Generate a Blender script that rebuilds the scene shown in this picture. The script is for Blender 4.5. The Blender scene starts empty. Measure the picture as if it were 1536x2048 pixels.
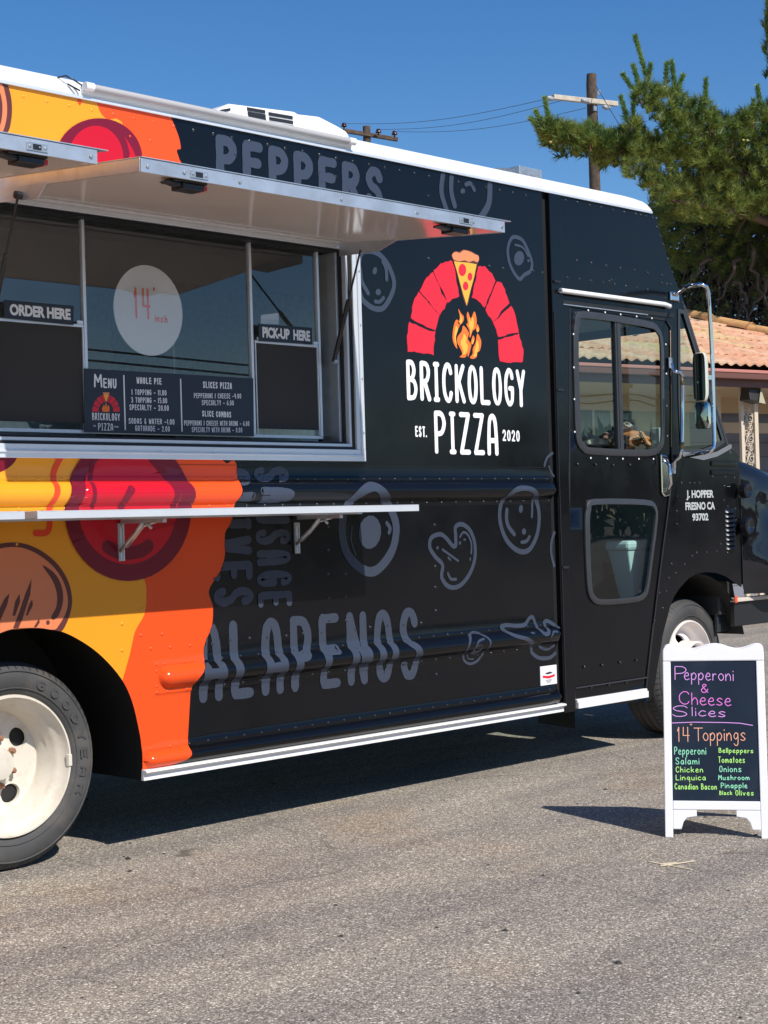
import bpy, bmesh, math, random
from mathutils import Vector, Matrix
from mathutils.geometry import delaunay_2d_cdt
random.seed(7)
rnd = random.random
SC = bpy.context.scene
COL = SC.collection

# ------------------------------------------------------------------ camera
FPX, CX, CY = 3250.0, 768.0, 1024.0                    # focal length and centre in photo pixels
AX = Vector((0.69839092, -0.01475164, 0.71556447))     # truck axis, away axis and up in camera space
AY = Vector((-0.7151292, 0.02611186, 0.6985044))
AZ = Vector((-0.0289888, -0.99955018, 0.00768696))
CAM = Vector((-3.195, -5.1157, 1.2500))
def to_world(c): return Vector((AX.dot(c), AY.dot(c), AZ.dot(c)))
cam = bpy.data.cameras.new('camera'); cam_o = bpy.data.objects.new('camera', cam); COL.objects.link(cam_o)
rx, up, bk = to_world(Vector((1,0,0))), to_world(Vector((0,-1,0))), to_world(Vector((0,0,-1)))
cam_o.matrix_world = Matrix(((rx.x,up.x,bk.x,CAM.x),(rx.y,up.y,bk.y,CAM.y),(rx.z,up.z,bk.z,CAM.z),(0,0,0,1)))
cam.sensor_fit = 'VERTICAL'; cam.sensor_height = 24; cam.sensor_width = 24; cam.lens = FPX/2048*24
cam.clip_start = 0.05; cam.clip_end = 3000
SC.camera = cam_o

# ------------------------------------------------------------------ light
SUN = Vector((-0.08, -0.98, 1.0)).normalized()         # towards the sun
W = bpy.data.worlds.new('World'); SC.world = W; W.use_nodes = True
wn = W.node_tree; bg = wn.nodes['Background']
sky = wn.nodes.new('ShaderNodeTexSky'); sky.sky_type = 'NISHITA'; sky.sun_disc = False
sky.sun_elevation = math.asin(SUN.z); sky.sun_rotation = math.atan2(SUN.x, SUN.y)
sky.altitude = 100; sky.air_density = 1.0; sky.dust_density = 0.1; sky.ozone_density = 3.0
hs_ = wn.nodes.new('ShaderNodeHueSaturation'); hs_.inputs['Saturation'].default_value = 1.32; hs_.inputs['Hue'].default_value = .506
wn.links.new(sky.outputs[0], hs_.inputs['Color']); wn.links.new(hs_.outputs[0], bg.inputs[0]); bg.inputs[1].default_value = 0.106
sl = bpy.data.lights.new('sun', 'SUN'); sl.energy = 4.9; sl.angle = math.radians(0.5); sl.color = (1, .95, .87)
so = bpy.data.objects.new('sun', sl); COL.objects.link(so)
so.rotation_euler = SUN.to_track_quat('Z', 'Y').to_euler(); so.location = (0, -20, 20)
SC.view_settings.view_transform = 'Standard'; SC.view_settings.look = 'None'
SC.view_settings.exposure = 0.15; SC.view_settings.gamma = 1; SC.view_settings.use_curve_mapping = False

# ------------------------------------------------------------------ where a photo pixel lies on a real plane
def ray(px, py): return to_world(Vector((px-CX, py-CY, FPX)))
def P(px, py, Y=0.0):
    r = ray(px, py); return CAM + r*((Y-CAM.y)/r.y)
def PG(px, py, z=0.0):
    r = ray(px, py); return CAM + r*((z-CAM.z)/r.z)
def PN(px, py, p0, n):
    r = ray(px, py); return CAM + r*((Vector(p0)-CAM).dot(n)/r.dot(n))
def PD(px, py, d):
    return CAM + ray(px, py)*(d/FPX)
def Q(ox, oy, s):                                      # points read off an enlargement of the photo
    return lambda x, y: (ox+x/s, oy+y/s)
Z1, Z2, Z3, Z4 = Q(0,100,3), Q(0,400,3), Q(400,180,2.327), Q(480,450,4.097)
Z5, Z6, Z7, Z8 = Q(700,470,3.657), Q(0,880,3), Q(380,900,3.2), Q(0,1200,3.414)
Z9, Z10, Z11 = Q(1080,350,3.368), Q(1080,880,3.303), Q(1280,1260,4.656)
Z13, Z14, Z16 = Q(1040,0,3.097), Q(1330,560,4.655), Q(800,900,3.414)
def xz(q, pts, Y=0.0):
    out = []
    for a in pts:
        v = P(*q(*a), Y); out.append((v.x, v.z))
    return out
def px(pts, Y=0.0): return xz(lambda a, b: (a, b), pts, Y)

# ------------------------------------------------------------------ objects
def link(o, parent=None):
    COL.objects.link(o)
    if parent is not None: o.parent = parent
    return o
def tag(o, label=None, cat=None, group=None, kind=None):
    for k, v in (('label',label),('category',cat),('group',group),('kind',kind)):
        if v: o[k] = v
    return o
def empty(name, loc, label, cat, group=None):
    o = bpy.data.objects.new(name, None); o.location = loc; o.empty_display_size = .2
    link(o); tag(o, label, cat, group); return o

class MB:
    def __init__(s): s.v = []; s.f = []; s.m = []; s.cur = 0
    def add(s, vs, fs):
        b = len(s.v); s.v += [tuple(a) for a in vs]
        for f in fs: s.f.append(tuple(b+i for i in f)); s.m.append(s.cur)
        return s
    def box(s, x0, x1, y0, y1, z0, z1):
        return s.add([(x0,y0,z0),(x1,y0,z0),(x1,y1,z0),(x0,y1,z0),(x0,y0,z1),(x1,y0,z1),(x1,y1,z1),(x0,y1,z1)],
                     [(0,3,2,1),(4,5,6,7),(0,1,5,4),(1,2,6,5),(2,3,7,6),(3,0,4,7)])
    def prism(s, pts, y0, y1):                          # pts in (x,z), extruded along y
        a = sum(pts[i][0]*pts[(i+1)%len(pts)][1]-pts[(i+1)%len(pts)][0]*pts[i][1] for i in range(len(pts)))
        if a < 0: pts = pts[::-1]
        n = len(pts)
        vs = [(x,y0,z) for x,z in pts]+[(x,y1,z) for x,z in pts]
        fs = [tuple(range(n)), tuple(range(2*n-1,n-1,-1))]
        fs += [(i, n+i, n+(i+1)%n, (i+1)%n) for i in range(n)]
        return s.add(vs, fs)
    def tube(s, path, r, n=10, caps=True, closed=False):
        path = [Vector(p) for p in path]; rings = []; m = len(path)
        up = Vector((0.13,0.21,0.97)).normalized(); b = len(s.v)
        for i, p in enumerate(path):
            d = (path[(i+1)%m]-path[i-1]) if closed else (path[min(i+1,m-1)]-path[max(i-1,0)])
            d.normalize(); u = up - d*up.dot(d)
            if u.length < 1e-3: u = Vector((1,0,0)) - d*d.x
            u.normalize(); up = u; w = d.cross(u)
            rr = r[i] if isinstance(r, (list,tuple)) else r
            for k in range(n):
                a = 2*math.pi*k/n; s.v.append(tuple(p+(u*math.cos(a)+w*math.sin(a))*rr))
        for i in range(m if closed else m-1):
            j = (i+1) % m
            for k in range(n):
                s.f.append((b+i*n+k, b+i*n+(k+1)%n, b+j*n+(k+1)%n, b+j*n+k)); s.m.append(s.cur)
        if caps and not closed:
            s.f.append(tuple(b+k for k in range(n))[::-1]); s.m.append(s.cur)
            s.f.append(tuple(b+(m-1)*n+k for k in range(n))); s.m.append(s.cur)
        return s
    def lathe(s, prof, c, n=64, a0=0, a1=2*math.pi, axis='y'):   # prof: (radius, offset along axis)
        b = len(s.v); full = abs(a1-a0-2*math.pi) < 1e-6; k = n if full else n+1
        for r, h in prof:
            for i in range(k):
                a = a0+(a1-a0)*i/n
                if axis == 'y': s.v.append((c[0]+r*math.cos(a), c[1]+h, c[2]+r*math.sin(a)))
                elif axis == 'z': s.v.append((c[0]+r*math.cos(a), c[1]+r*math.sin(a), c[2]+h))
                else: s.v.append((c[0]+h, c[1]+r*math.cos(a), c[2]+r*math.sin(a)))
        for j in range(len(prof)-1):
            for i in range(n):
                i2 = (i+1) % k
                s.f.append((b+j*k+i, b+j*k+i2, b+(j+1)*k+i2, b+(j+1)*k+i)); s.m.append(s.cur)
        return s
    def build(s, name, mats, parent=None, smooth=False, bevel=0, origin=None, angle=None, kind=None, label=None):
        if not isinstance(mats, (list,tuple)): mats = [mats]
        me = bpy.data.meshes.new(name); vs = s.v
        if origin is not None: vs = [(a-origin[0],b-origin[1],c-origin[2]) for a,b,c in vs]
        me.from_pydata(vs, [], s.f)
        for m_ in mats: me.materials.append(m_)
        me.polygons.foreach_set('material_index', s.m)
        if smooth: me.polygons.foreach_set('use_smooth', [True]*len(me.polygons))
        if smooth and angle is not None: me.set_sharp_from_angle(angle=math.radians(angle))
        me.update()
        o = bpy.data.objects.new(name, me); link(o, parent)
        if origin is not None: o.location = origin
        if bevel:
            bm_ = o.modifiers.new('bevel','BEVEL'); bm_.width = bevel; bm_.segments = 2; bm_.limit_method = 'ANGLE'; bm_.angle_limit = math.radians(35)
        tag(o, label=label, kind=kind)
        return o

# ------------------------------------------------------------------ materials
def srgb(r, g, b):
    f = lambda c: (c/255/12.92) if c/255 <= .04045 else ((c/255+.055)/1.055)**2.4
    return (f(r), f(g), f(b))
def mat(name, col, rough=.5, metal=0, ior=1.5, bump=0, bscale=50, bdist=.002, vary=0, vscale=3, coat=0, bump2=0, b2scale=2, b2dist=.02, dirt=None, dscale=6, damt=.5, rvar=0):
    m = bpy.data.materials.new(name); m.use_nodes = True; nt = m.node_tree; b = nt.nodes['Principled BSDF']
    b.inputs['Base Color'].default_value = (*col,1); b.inputs['Roughness'].default_value = rough
    b.inputs['Metallic'].default_value = metal; b.inputs['IOR'].default_value = ior
    b.inputs['Coat Weight'].default_value = coat; b.inputs['Coat Roughness'].default_value = .05
    N = nt.nodes.new; L = nt.links.new
    tc = None
    if vary or bump or bump2 or dirt: tc = N('ShaderNodeTexCoord')
    if vary or dirt:
        last = None
        rgb = N('ShaderNodeRGB'); rgb.outputs[0].default_value = (*col,1); last = rgb.outputs[0]
        if vary:
            n = N('ShaderNodeTexNoise'); n.inputs['Scale'].default_value = vscale; n.inputs['Detail'].default_value = 8
            L(tc.outputs['Object'], n.inputs['Vector'])
            mr = N('ShaderNodeMapRange'); mr.inputs[1].default_value=.3; mr.inputs[2].default_value=.7; mr.inputs[3].default_value = 1-vary; mr.inputs[4].default_value = 1+vary
            L(n.outputs['Fac'], mr.inputs[0])
            mx = N('ShaderNodeMix'); mx.data_type='RGBA'; mx.blend_type='MULTIPLY'; mx.inputs[0].default_value = 1
            L(last, mx.inputs[6]); L(mr.outputs[0], mx.inputs[7]); last = mx.outputs[2]
        if dirt:
            n = N('ShaderNodeTexNoise'); n.inputs['Scale'].default_value = dscale; n.inputs['Detail'].default_value = 10; n.inputs['Roughness'].default_value=.65
            L(tc.outputs['Object'], n.inputs['Vector'])
            mr = N('ShaderNodeMapRange'); mr.inputs[1].default_value=.5; mr.inputs[2].default_value=.72; mr.inputs[3].default_value=0; mr.inputs[4].default_value=damt
            L(n.outputs['Fac'], mr.inputs[0])
            mx = N('ShaderNodeMix'); mx.data_type='RGBA'; mx.inputs[7].default_value=(*dirt,1)
            L(mr.outputs[0], mx.inputs[0]); L(last, mx.inputs[6]); last = mx.outputs[2]
        L(last, b.inputs['Base Color'])
    prev = None
    for (st, scl, dist) in ((bump,bscale,bdist),(bump2,b2scale,b2dist)):
        if st:
            n = N('ShaderNodeTexNoise'); n.inputs['Scale'].default_value = scl; n.inputs['Detail'].default_value = 4 if scl > 10 else 1
            L(tc.outputs['Object'], n.inputs['Vector'])
            bp = N('ShaderNodeBump'); bp.inputs['Strength'].default_value = st; bp.inputs['Distance'].default_value = dist
            L(n.outputs['Fac'], bp.inputs['Height'])
            if prev: L(prev, bp.inputs['Normal'])
            prev = bp.outputs[0]
    if prev: L(prev, b.inputs['Normal'])
    if rvar:                                           # dust film: patches that shine less
        n = N('ShaderNodeTexNoise'); n.inputs['Scale'].default_value = 2.6; n.inputs['Detail'].default_value = 9; n.inputs['Roughness'].default_value = .7
        L(tc.outputs['Object'], n.inputs['Vector']); mr = N('ShaderNodeMapRange'); mr.inputs[1].default_value=.42; mr.inputs[2].default_value=.75; mr.inputs[3].default_value = rough; mr.inputs[4].default_value = rough+rvar
        L(n.outputs['Fac'], mr.inputs[0]); L(mr.outputs[0], b.inputs['Roughness'])
    return m
def glass(name, tint, ior=1.6, rough=0.0, bump=0.0):
    m = bpy.data.materials.new(name); m.use_nodes = True; nt = m.node_tree; nt.nodes.clear()
    N = nt.nodes.new; L = nt.links.new
    out = N('ShaderNodeOutputMaterial'); mx = N('ShaderNodeMixShader'); geo = N('ShaderNodeNewGeometry'); dp = N('ShaderNodeVectorMath'); dp.operation = 'DOT_PRODUCT'
    ab = N('ShaderNodeMath'); ab.operation = 'ABSOLUTE'; om = N('ShaderNodeMath'); om.operation = 'SUBTRACT'; om.inputs[0].default_value = 1; om.use_clamp = True
    pw = N('ShaderNodeMath'); pw.operation = 'POWER'; pw.inputs[1].default_value = 5; fr = N('ShaderNodeMath'); fr.operation = 'MULTIPLY_ADD'
    f0 = 2*((ior-1)/(ior+1))**2; fr.inputs[1].default_value = 1-f0; fr.inputs[2].default_value = f0
    L(geo.outputs['Incoming'], dp.inputs[0]); L(geo.outputs['Normal'], dp.inputs[1]); L(dp.outputs['Value'], ab.inputs[0]); L(ab.outputs[0], om.inputs[1]); L(om.outputs[0], pw.inputs[0]); L(pw.outputs[0], fr.inputs[0])
    t = N('ShaderNodeBsdfTransparent'); t.inputs[0].default_value = (*tint,1)
    g = N('ShaderNodeBsdfGlossy'); g.inputs['Roughness'].default_value = rough
    L(fr.outputs[0], mx.inputs[0]); L(t.outputs[0], mx.inputs[1]); L(g.outputs[0], mx.inputs[2]); L(mx.outputs[0], out.inputs[0])
    if bump:
        tc = N('ShaderNodeTexCoord'); n = N('ShaderNodeTexNoise'); n.inputs['Scale'].default_value = 3; n.inputs['Detail'].default_value=0
        bp = N('ShaderNodeBump'); bp.inputs['Strength'].default_value = bump; bp.inputs['Distance'].default_value = .01
        L(tc.outputs['Object'], n.inputs['Vector']); L(n.outputs['Fac'], bp.inputs['Height']); L(bp.outputs[0], g.inputs['Normal'])
    return m
WRAP = dict(rough=.12, bump=.12, bscale=260, bdist=.0006, bump2=.42, b2scale=1.9, b2dist=.02, ior=1.40, rvar=.13)
M = {
 'black': mat('black wrap', (.0035,.004,.0055), **WRAP),
 'grey': mat('grey print', (.043,.054,.080), **WRAP),
 'yellow': mat('yellow wrap', (.80,.31,.018), **WRAP),
 'orange': mat('orange wrap', (.80,.078,.012), **WRAP),
 'red': mat('red print', (.52,.008,.022), **WRAP),
 'maroon': mat('maroon print', (.17,.008,.024), **WRAP),
 'logored': mat('logo red', (.70,.022,.042), **WRAP),
 'white_print': mat('white print', (.86,.86,.86), **WRAP),
 'crust': mat('crust print', (.78,.26,.11), **WRAP),
 'cheese': mat('cheese print', (.80,.42,.05), **WRAP),
 'flame_o': mat('flame orange', (.85,.18,.03), **WRAP),
 'flame_y': mat('flame yellow', (.85,.45,.06), **WRAP),
 'brown': mat('brown print', (.115,.035,.03), **WRAP),
 'tan': mat('tan print', (.70,.21,.09), **WRAP),
 'salmon': mat('salmon print', (.40,.13,.07), **WRAP),
 'red2': mat('red orange print', (.72,.06,.02), **WRAP),
 'white': mat('white paint', (.80,.80,.79), rough=.35, vary=.03, vscale=2, dirt=(.5,.46,.4), dscale=5, damt=.25),
 'alu': mat('brushed aluminium', (.62,.64,.67), rough=.38, metal=.75, vary=.10, vscale=9, bump=.2, bscale=60, bdist=.0008, dirt=(.34,.30,.27), dscale=13, damt=.35),
 'alu_trim': mat('white aluminium trim', (.70,.73,.77), rough=.3, metal=.35, vary=.04, vscale=6),
 'galv': mat('galvanised steel', (.50,.53,.56), rough=.42, metal=.8, vary=.15, vscale=30),
 'chrome': mat('chrome', (.75,.75,.77), rough=.08, metal=1),
 'rubber': mat('black rubber', (.012,.012,.013), rough=.55),
 'plastic': mat('black plastic', (.015,.015,.017), rough=.35),
 'redplastic': mat('red plastic', (.55,.02,.03), rough=.4),
 'under': mat('awning underside', (.84,.70,.61), rough=.12, ior=1.55, bump2=.25, b2scale=1.3, b2dist=.02, vary=.03, vscale=1.5),
 'chassis': mat('underbody', (.012,.011,.010), rough=.7),
 'interior': mat('kitchen wall', (.72,.74,.69), rough=.4, vary=.08, vscale=2),
 'dark': mat('dark trim', (.02,.02,.022), rough=.4),
 'screen': mat('insect screen', (.035,.031,.028), rough=.8),
 'signblue': mat('sign board blue', (.014,.021,.036), rough=.45),
 'signwhite': mat('sign lettering', (.78,.78,.78), rough=.5),
 'card': mat('cardboard disc', (.66,.64,.68), rough=.8),
 'redpen': mat('red marker', (.85,.16,.10), rough=.7),
 'glass': glass('service glass', (.92,.95,.93), ior=1.62),
 'cabglass': glass('green cab glass', (.80,.91,.87), ior=1.5, bump=.15),
 'rim': mat('white wheel paint', (.66,.61,.52), rough=.42, vary=.05, vscale=8, dirt=(.36,.24,.15), dscale=16, damt=.35),
 'rust': mat('rust', (.30,.15,.09), rough=.8, vary=.3, vscale=60),
 'fwhite': mat('glossy front wheel paint', (.78,.72,.68), rough=.3),
}
# tyre rubber
def tyre_mat():
    m = mat('tyre rubber', (.055,.055,.055), rough=.75, bump=.3, bscale=90, bdist=.002, vary=.25, vscale=5, dirt=(.16,.13,.10), dscale=4, damt=.5)
    return m
M['tyre'] = tyre_mat()
M['tyre_letter'] = mat('tyre lettering', (.058,.058,.059), rough=.7)

# ------------------------------------------------------------------ stroke lettering (hand drawn alphabet)
GL = {
'A':"~0,0 .03,.5 .16,.88 .5,1 .84,.88 .97,.5 1,0;.05,.34 .95,.34",'B':"0,0 0,1;~0,1 .55,.98 .8,.78 .55,.57 .1,.53;~.1,.53 .75,.47 1,.25 .7,.03 0,0",
'C':"~1,.8 .82,.97 .45,1 .1,.8 0,.5 .1,.2 .45,0 .82,.03 1,.2",'D':"0,0 0,1;~0,1 .6,.95 1,.5 .6,.05 0,0",'E':"1,1 .05,1 0,.95 0,.05 .05,0 1,0;.03,.52 .85,.52",
'F':"1,1 .05,1 0,.95 0,0;.03,.52 .85,.52",'G':"~1,.8 .82,.97 .45,1 .1,.8 0,.5 .1,.2 .5,0 .92,.1 1,.3;1,.3 1,.47 .6,.47",'H':"0,0 0,1;1,0 1,1;0,.5 1,.5",
'I':".5,0 .5,1;.05,0 .95,0;.05,1 .95,1",'J':"~0,.15 .35,0 .8,.1 .95,.4;.95,.4 .95,1",'K':"0,0 0,1;.95,1 .08,.42;.3,.57 1,0",'L':"0,1 0,.05 .05,0 1,0",
'M':"0,0 .08,1 .5,.4 .92,1 1,0",'N':"0,0 0,1 1,0 1,1",'O':"~.5,1 .15,.88 0,.5 .15,.12 .5,0 .85,.12 1,.5 .85,.88 .5,1",
'P':"0,0 0,1;~0,1 .7,.97 1,.74 .7,.5 .05,.45",'R':"0,0 0,1;~0,1 .7,.97 .95,.76 .7,.53 .05,.47;.4,.48 1,0",
'S':"~1,.82 .8,.98 .35,.99 .05,.78 .25,.56 .75,.42 .97,.2 .7,.01 .25,.01 0,.17",'T':"0,1 1,1;.5,1 .5,0",'U':"~0,1 0,.4 .15,.08 .5,0 .85,.08 1,.4 1,1",
'V':"0,1 .5,0 1,1",'W':"0,1 .25,0 .5,.7 .75,0 1,1",'X':"0,0 1,1;0,1 1,0",'Y':"0,1 .5,.45 1,1;.5,.45 .5,0",'Z':".05,1 1,1 .05,0 1,0",
'0':"~.5,1 .15,.88 0,.5 .15,.12 .5,0 .85,.12 1,.5 .85,.88 .5,1",'1':"0,.72 .5,1 .5,0",'2':"~0,.78 .3,1 .8,.95 .95,.7 .6,.35 0,0;0,0 1,0",
'3':"~0,.9 .5,1 .95,.78 .6,.54 .35,.52;~.35,.52 .8,.48 1,.22 .6,0 0,.08",'4':".75,0 .75,1;.05,1 0,.42 1,.42",'5':"1,1 .1,1 .05,.58;~.05,.58 .6,.62 1,.32 .6,.01 0,.06",
'6':"~.85,1 .3,.75 0,.3 .4,0 .95,.2 .7,.5 .1,.4",'7':"0,1 1,1 .3,0",'8':"~.5,.54 .1,.75 .5,1 .9,.75 .5,.54 0,.25 .5,0 1,.25 .5,.54",'9':"~.95,.7 .5,.45 .05,.7 .5,1 .95,.7 .9,.4 .6,0",
'.':".5,0 .5,.03",'/':"0,0 1,1",'-':"0,.45 1,.45",'_':"0,.4 1,.4",'&':"~1,0 .3,.7 .45,1 .75,.85 .1,.35 .3,0 .7,.05 1,.4",'"':".2,1 .25,.75;.8,1 .75,.75",
'a':"~.85,.5 .45,.6 .05,.3 .3,0 .7,.1 .88,.5;.9,.55 .95,0",'b':"0,1 0,0;~0,.3 .4,.6 .9,.35 .6,0 0,.1",'c':"~.95,.5 .45,.6 0,.25 .4,0 1,.1",'d':"~.85,.4 .45,.58 .05,.25 .4,0 .85,.2;.9,1 .92,0",
'e':"~.05,.3 .8,.34 .75,.56 .35,.58 0,.25 .4,-.02 1,.06",'g':"~.85,.5 .45,.6 .05,.35 .4,.1 .85,.3;~.88,.55 .85,-.25 .4,-.4 .05,-.25",'h':"0,1 0,0;~0,.3 .5,.58 .9,.35 .92,0",
'i':".5,.55 .5,0;.5,.78 .52,.84",'k':"0,1 0,0;.85,.55 .05,.22;.3,.32 .95,0",'l':".5,1 .5,0",'m':"0,.55 0,0;~0,.3 .25,.57 .48,.3 .5,0;~.5,.3 .75,.57 .97,.3 1,0",
'n':"0,.55 0,0;~0,.3 .5,.58 .9,.35 .93,0",'o':"~.5,.58 .1,.45 0,.25 .4,0 .9,.1 .95,.4 .5,.58",'p':"0,.55 .02,-.4;~0,.35 .5,.6 .95,.35 .6,.02 .02,.08",'r':"0,.55 0,0;~0,.3 .4,.55 .9,.5",
's':"~.9,.5 .5,.6 .1,.45 .5,.28 .9,.12 .5,0 0,.08",'t':".4,.95 .45,0;0,.6 .95,.62",'u':"~0,.55 .05,.1 .5,0 .85,.2 .88,.55;.88,.55 .92,0",'v':"0,.55 .45,0 .95,.55",
'q':"~.85,.5 .4,.6 .05,.3 .4,.05 .85,.3;.88,.5 .9,-.4",
}
WD = {'I':.62,'.':.22,'-':.6,'_':1.0,'1':.5,' ':.62,'/':.6,'"':.5,'l':.2,'i':.2,'m':1.35,'M':1.2,'W':1.2,'r':.75,'t':.75,'J':.8}
def smooth(pts, k=5, closed=False):
    out = []; n = len(pts)
    if closed: rng_ = range(n)
    else: rng_ = range(n-1)
    for i in rng_:
        if closed: a,b,c,d = pts[i-1],pts[i],pts[(i+1)%n],pts[(i+2)%n]
        else: a,b,c,d = pts[max(i-1,0)],pts[i],pts[i+1],pts[min(i+2,n-1)]
        for j in range(k):
            t = j/k; t2=t*t; t3=t2*t
            out.append(tuple(.5*((2*b[q])+(-a[q]+c[q])*t+(2*a[q]-5*b[q]+4*c[q]-d[q])*t2+(-a[q]+3*b[q]-3*c[q]+d[q])*t3) for q in range(2)))
    if not closed: out.append(tuple(pts[-1]))
    return out
def subdiv(pts, step, closed=False):
    out = []; n = len(pts)
    for i in range(n if closed else n-1):
        a, b = pts[i], pts[(i+1)%n]; d = math.dist(a,b); k = max(1, int(math.ceil(d/step)))
        for j in range(k): out.append((a[0]+(b[0]-a[0])*j/k, a[1]+(b[1]-a[1])*j/k))
    if not closed: out.append(tuple(pts[-1]))
    return out
def ribbon(mb, pts, w, mp, off, closed=False, step=None, jit=0, cols=1, cap=True):
    """a painted stroke: a strip of width w along pts, mapped onto a surface by mp(a, b, off)"""
    if step: pts = subdiv(pts, step, closed)
    q = [pts[0]]
    for p in pts[1:]:
        if math.dist(p,q[-1]) > w*.08: q.append(p)
    if closed and math.dist(q[0],q[-1]) < w*.08: q.pop()
    pts = q; n = len(pts)
    if n < 2: return
    base = len(mb.v); h = w/2; jw = 1.0
    for i, p in enumerate(pts):
        if closed: a, c = pts[i-1], pts[(i+1)%n]
        else: a, c = pts[max(i-1,0)], pts[min(i+1,n-1)]
        d1 = (p[0]-a[0],p[1]-a[1]); d2 = (c[0]-p[0],c[1]-p[1])
        l1 = math.hypot(*d1) or 1; l2 = math.hypot(*d2) or 1
        if math.hypot(*d1) < 1e-9: d1, l1 = d2, l2
        if math.hypot(*d2) < 1e-9: d2, l2 = d1, l1
        t = (d1[0]/l1+d2[0]/l2, d1[1]/l1+d2[1]/l2); tl = math.hypot(*t)
        if tl < .3: t = (d1[0]/l1, d1[1]/l1); tl = 1
        t = (t[0]/tl, t[1]/tl); cs = max(.55, t[0]*d1[0]/l1+t[1]*d1[1]/l1)
        nx, ny = -t[1]/cs, t[0]/cs
        if jit: jw += (rnd()-.5)*jit; jw = min(1.12, max(.86, jw+(1-jw)*.2))
        for k in range(cols+1):
            s_ = (k/cols*2-1)*h*jw
            mb.v.append(tuple(mp(p[0]+nx*s_, p[1]+ny*s_, off)))
    cc = cols+1
    for i in range(n if closed else n-1):
        j = (i+1)%n
        for k in range(cols):
            mb.f.append((base+i*cc+k, base+j*cc+k, base+j*cc+k+1, base+i*cc+k+1)); mb.m.append(mb.cur)
    if cap and not closed:
        for (i, o) in ((0,1),(n-1,n-2)):
            p, a = pts[i], pts[o]; ang = math.atan2(p[1]-a[1], p[0]-a[0])
            b = len(mb.v); K = 6
            for k in range(K+1):
                t = ang-math.pi/2+math.pi*k/K
                mb.v.append(tuple(mp(p[0]+math.cos(t)*h*jw, p[1]+math.sin(t)*h*jw, off)))
            mb.f.append(tuple(range(b, b+K+1))); mb.m.append(mb.cur)
def glyph(mb, ch, a0, b0, w, h, sw, mp, off, step=None, jit=0, cols=1, rot=0, slant=0):
    if ch not in GL: return
    layer_ = 0
    for si, st in enumerate(GL[ch].split(';')):
        sm = st[0] == '~'
        pts = [tuple(float(c) for c in t.split(',')) for t in st.lstrip('~').split()]
        cl = sm and pts[0] == pts[-1]
        if sm: pts = smooth(pts[:-1], 6, True) if cl else smooth(pts, 6)
        m = sw/2
        q = []
        for (x, y) in pts:
            x_, y_ = m+x*(w-sw), m+y*(h-sw)
            x_ += y_*slant
            if rot: q.append((a0+y_, b0-x_))             # top of the letter faces +a, reads downwards
            else: q.append((a0+x_, b0+y_))
        if cl: ribbon(mb, q, sw, mp, off+layer_*.0003, step=step, jit=jit, cols=cols, closed=True); layer_ += 1
        elif sm: ribbon(mb, q, sw, mp, off+layer_*.0003, step=step, jit=jit, cols=cols); layer_ += 1
        else:
            for i in range(len(q)-1): ribbon(mb, q[i:i+2], sw, mp, off+layer_*.0003, step=step, jit=jit, cols=cols); layer_ += 1
def text(mb, s, a0, b0, a1, b1, sw, mp, off=.001, gap=.35, step=None, jit=0, cols=1, rot=0, db=0, slant=0, small=1.0):
    """fit string s to the box a0..a1 x b0..b1; db = rise of the baseline towards the end"""
    ws = [WD.get(c,1.0) for c in s]; tot = sum(ws)+gap*(len(s)-1)
    L_ = (b0-b1) if rot else (a1-a0); u = L_/tot; x = 0
    for c, w in zip(s, ws):
        if c != ' ':
            if rot: glyph(mb, c, a0, b0-x*u, w*u, a1-a0, sw, mp, off, step, jit, cols, rot)
            else: glyph(mb, c, a0+x*u, b0+db*x/tot, w*u, (b1-b0), sw, mp, off, step, jit, cols, 0, slant)
        x += w+gap
def font_text(s, box, mp, off, name, material, parent, bold=.02, space=1.0):
    cu = bpy.data.curves.new(name, 'FONT'); cu.body = s; cu.offset = bold; cu.space_character = space; cu.resolution_u = 4
    t = bpy.data.objects.new(name, cu); COL.objects.link(t)
    me = bpy.data.meshes.new_from_object(t.evaluated_get(bpy.context.evaluated_depsgraph_get()))
    COL.objects.unlink(t); bpy.data.objects.remove(t)
    xs = [v.co.x for v in me.vertices]; ys = [v.co.y for v in me.vertices]
    x0, x1, y0, y1 = min(xs), max(xs), -.02, max(ys); a0, b0, a1, b1 = box
    for v in me.vertices:
        v.co = mp(a0+(v.co.x-x0)/(x1-x0)*(a1-a0), b0+(v.co.y-y0)/(y1-y0)*(b1-b0), off)
    me.materials.clear(); me.materials.append(material)
    o = bpy.data.objects.new(name, me); link(o, parent); return o

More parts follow.
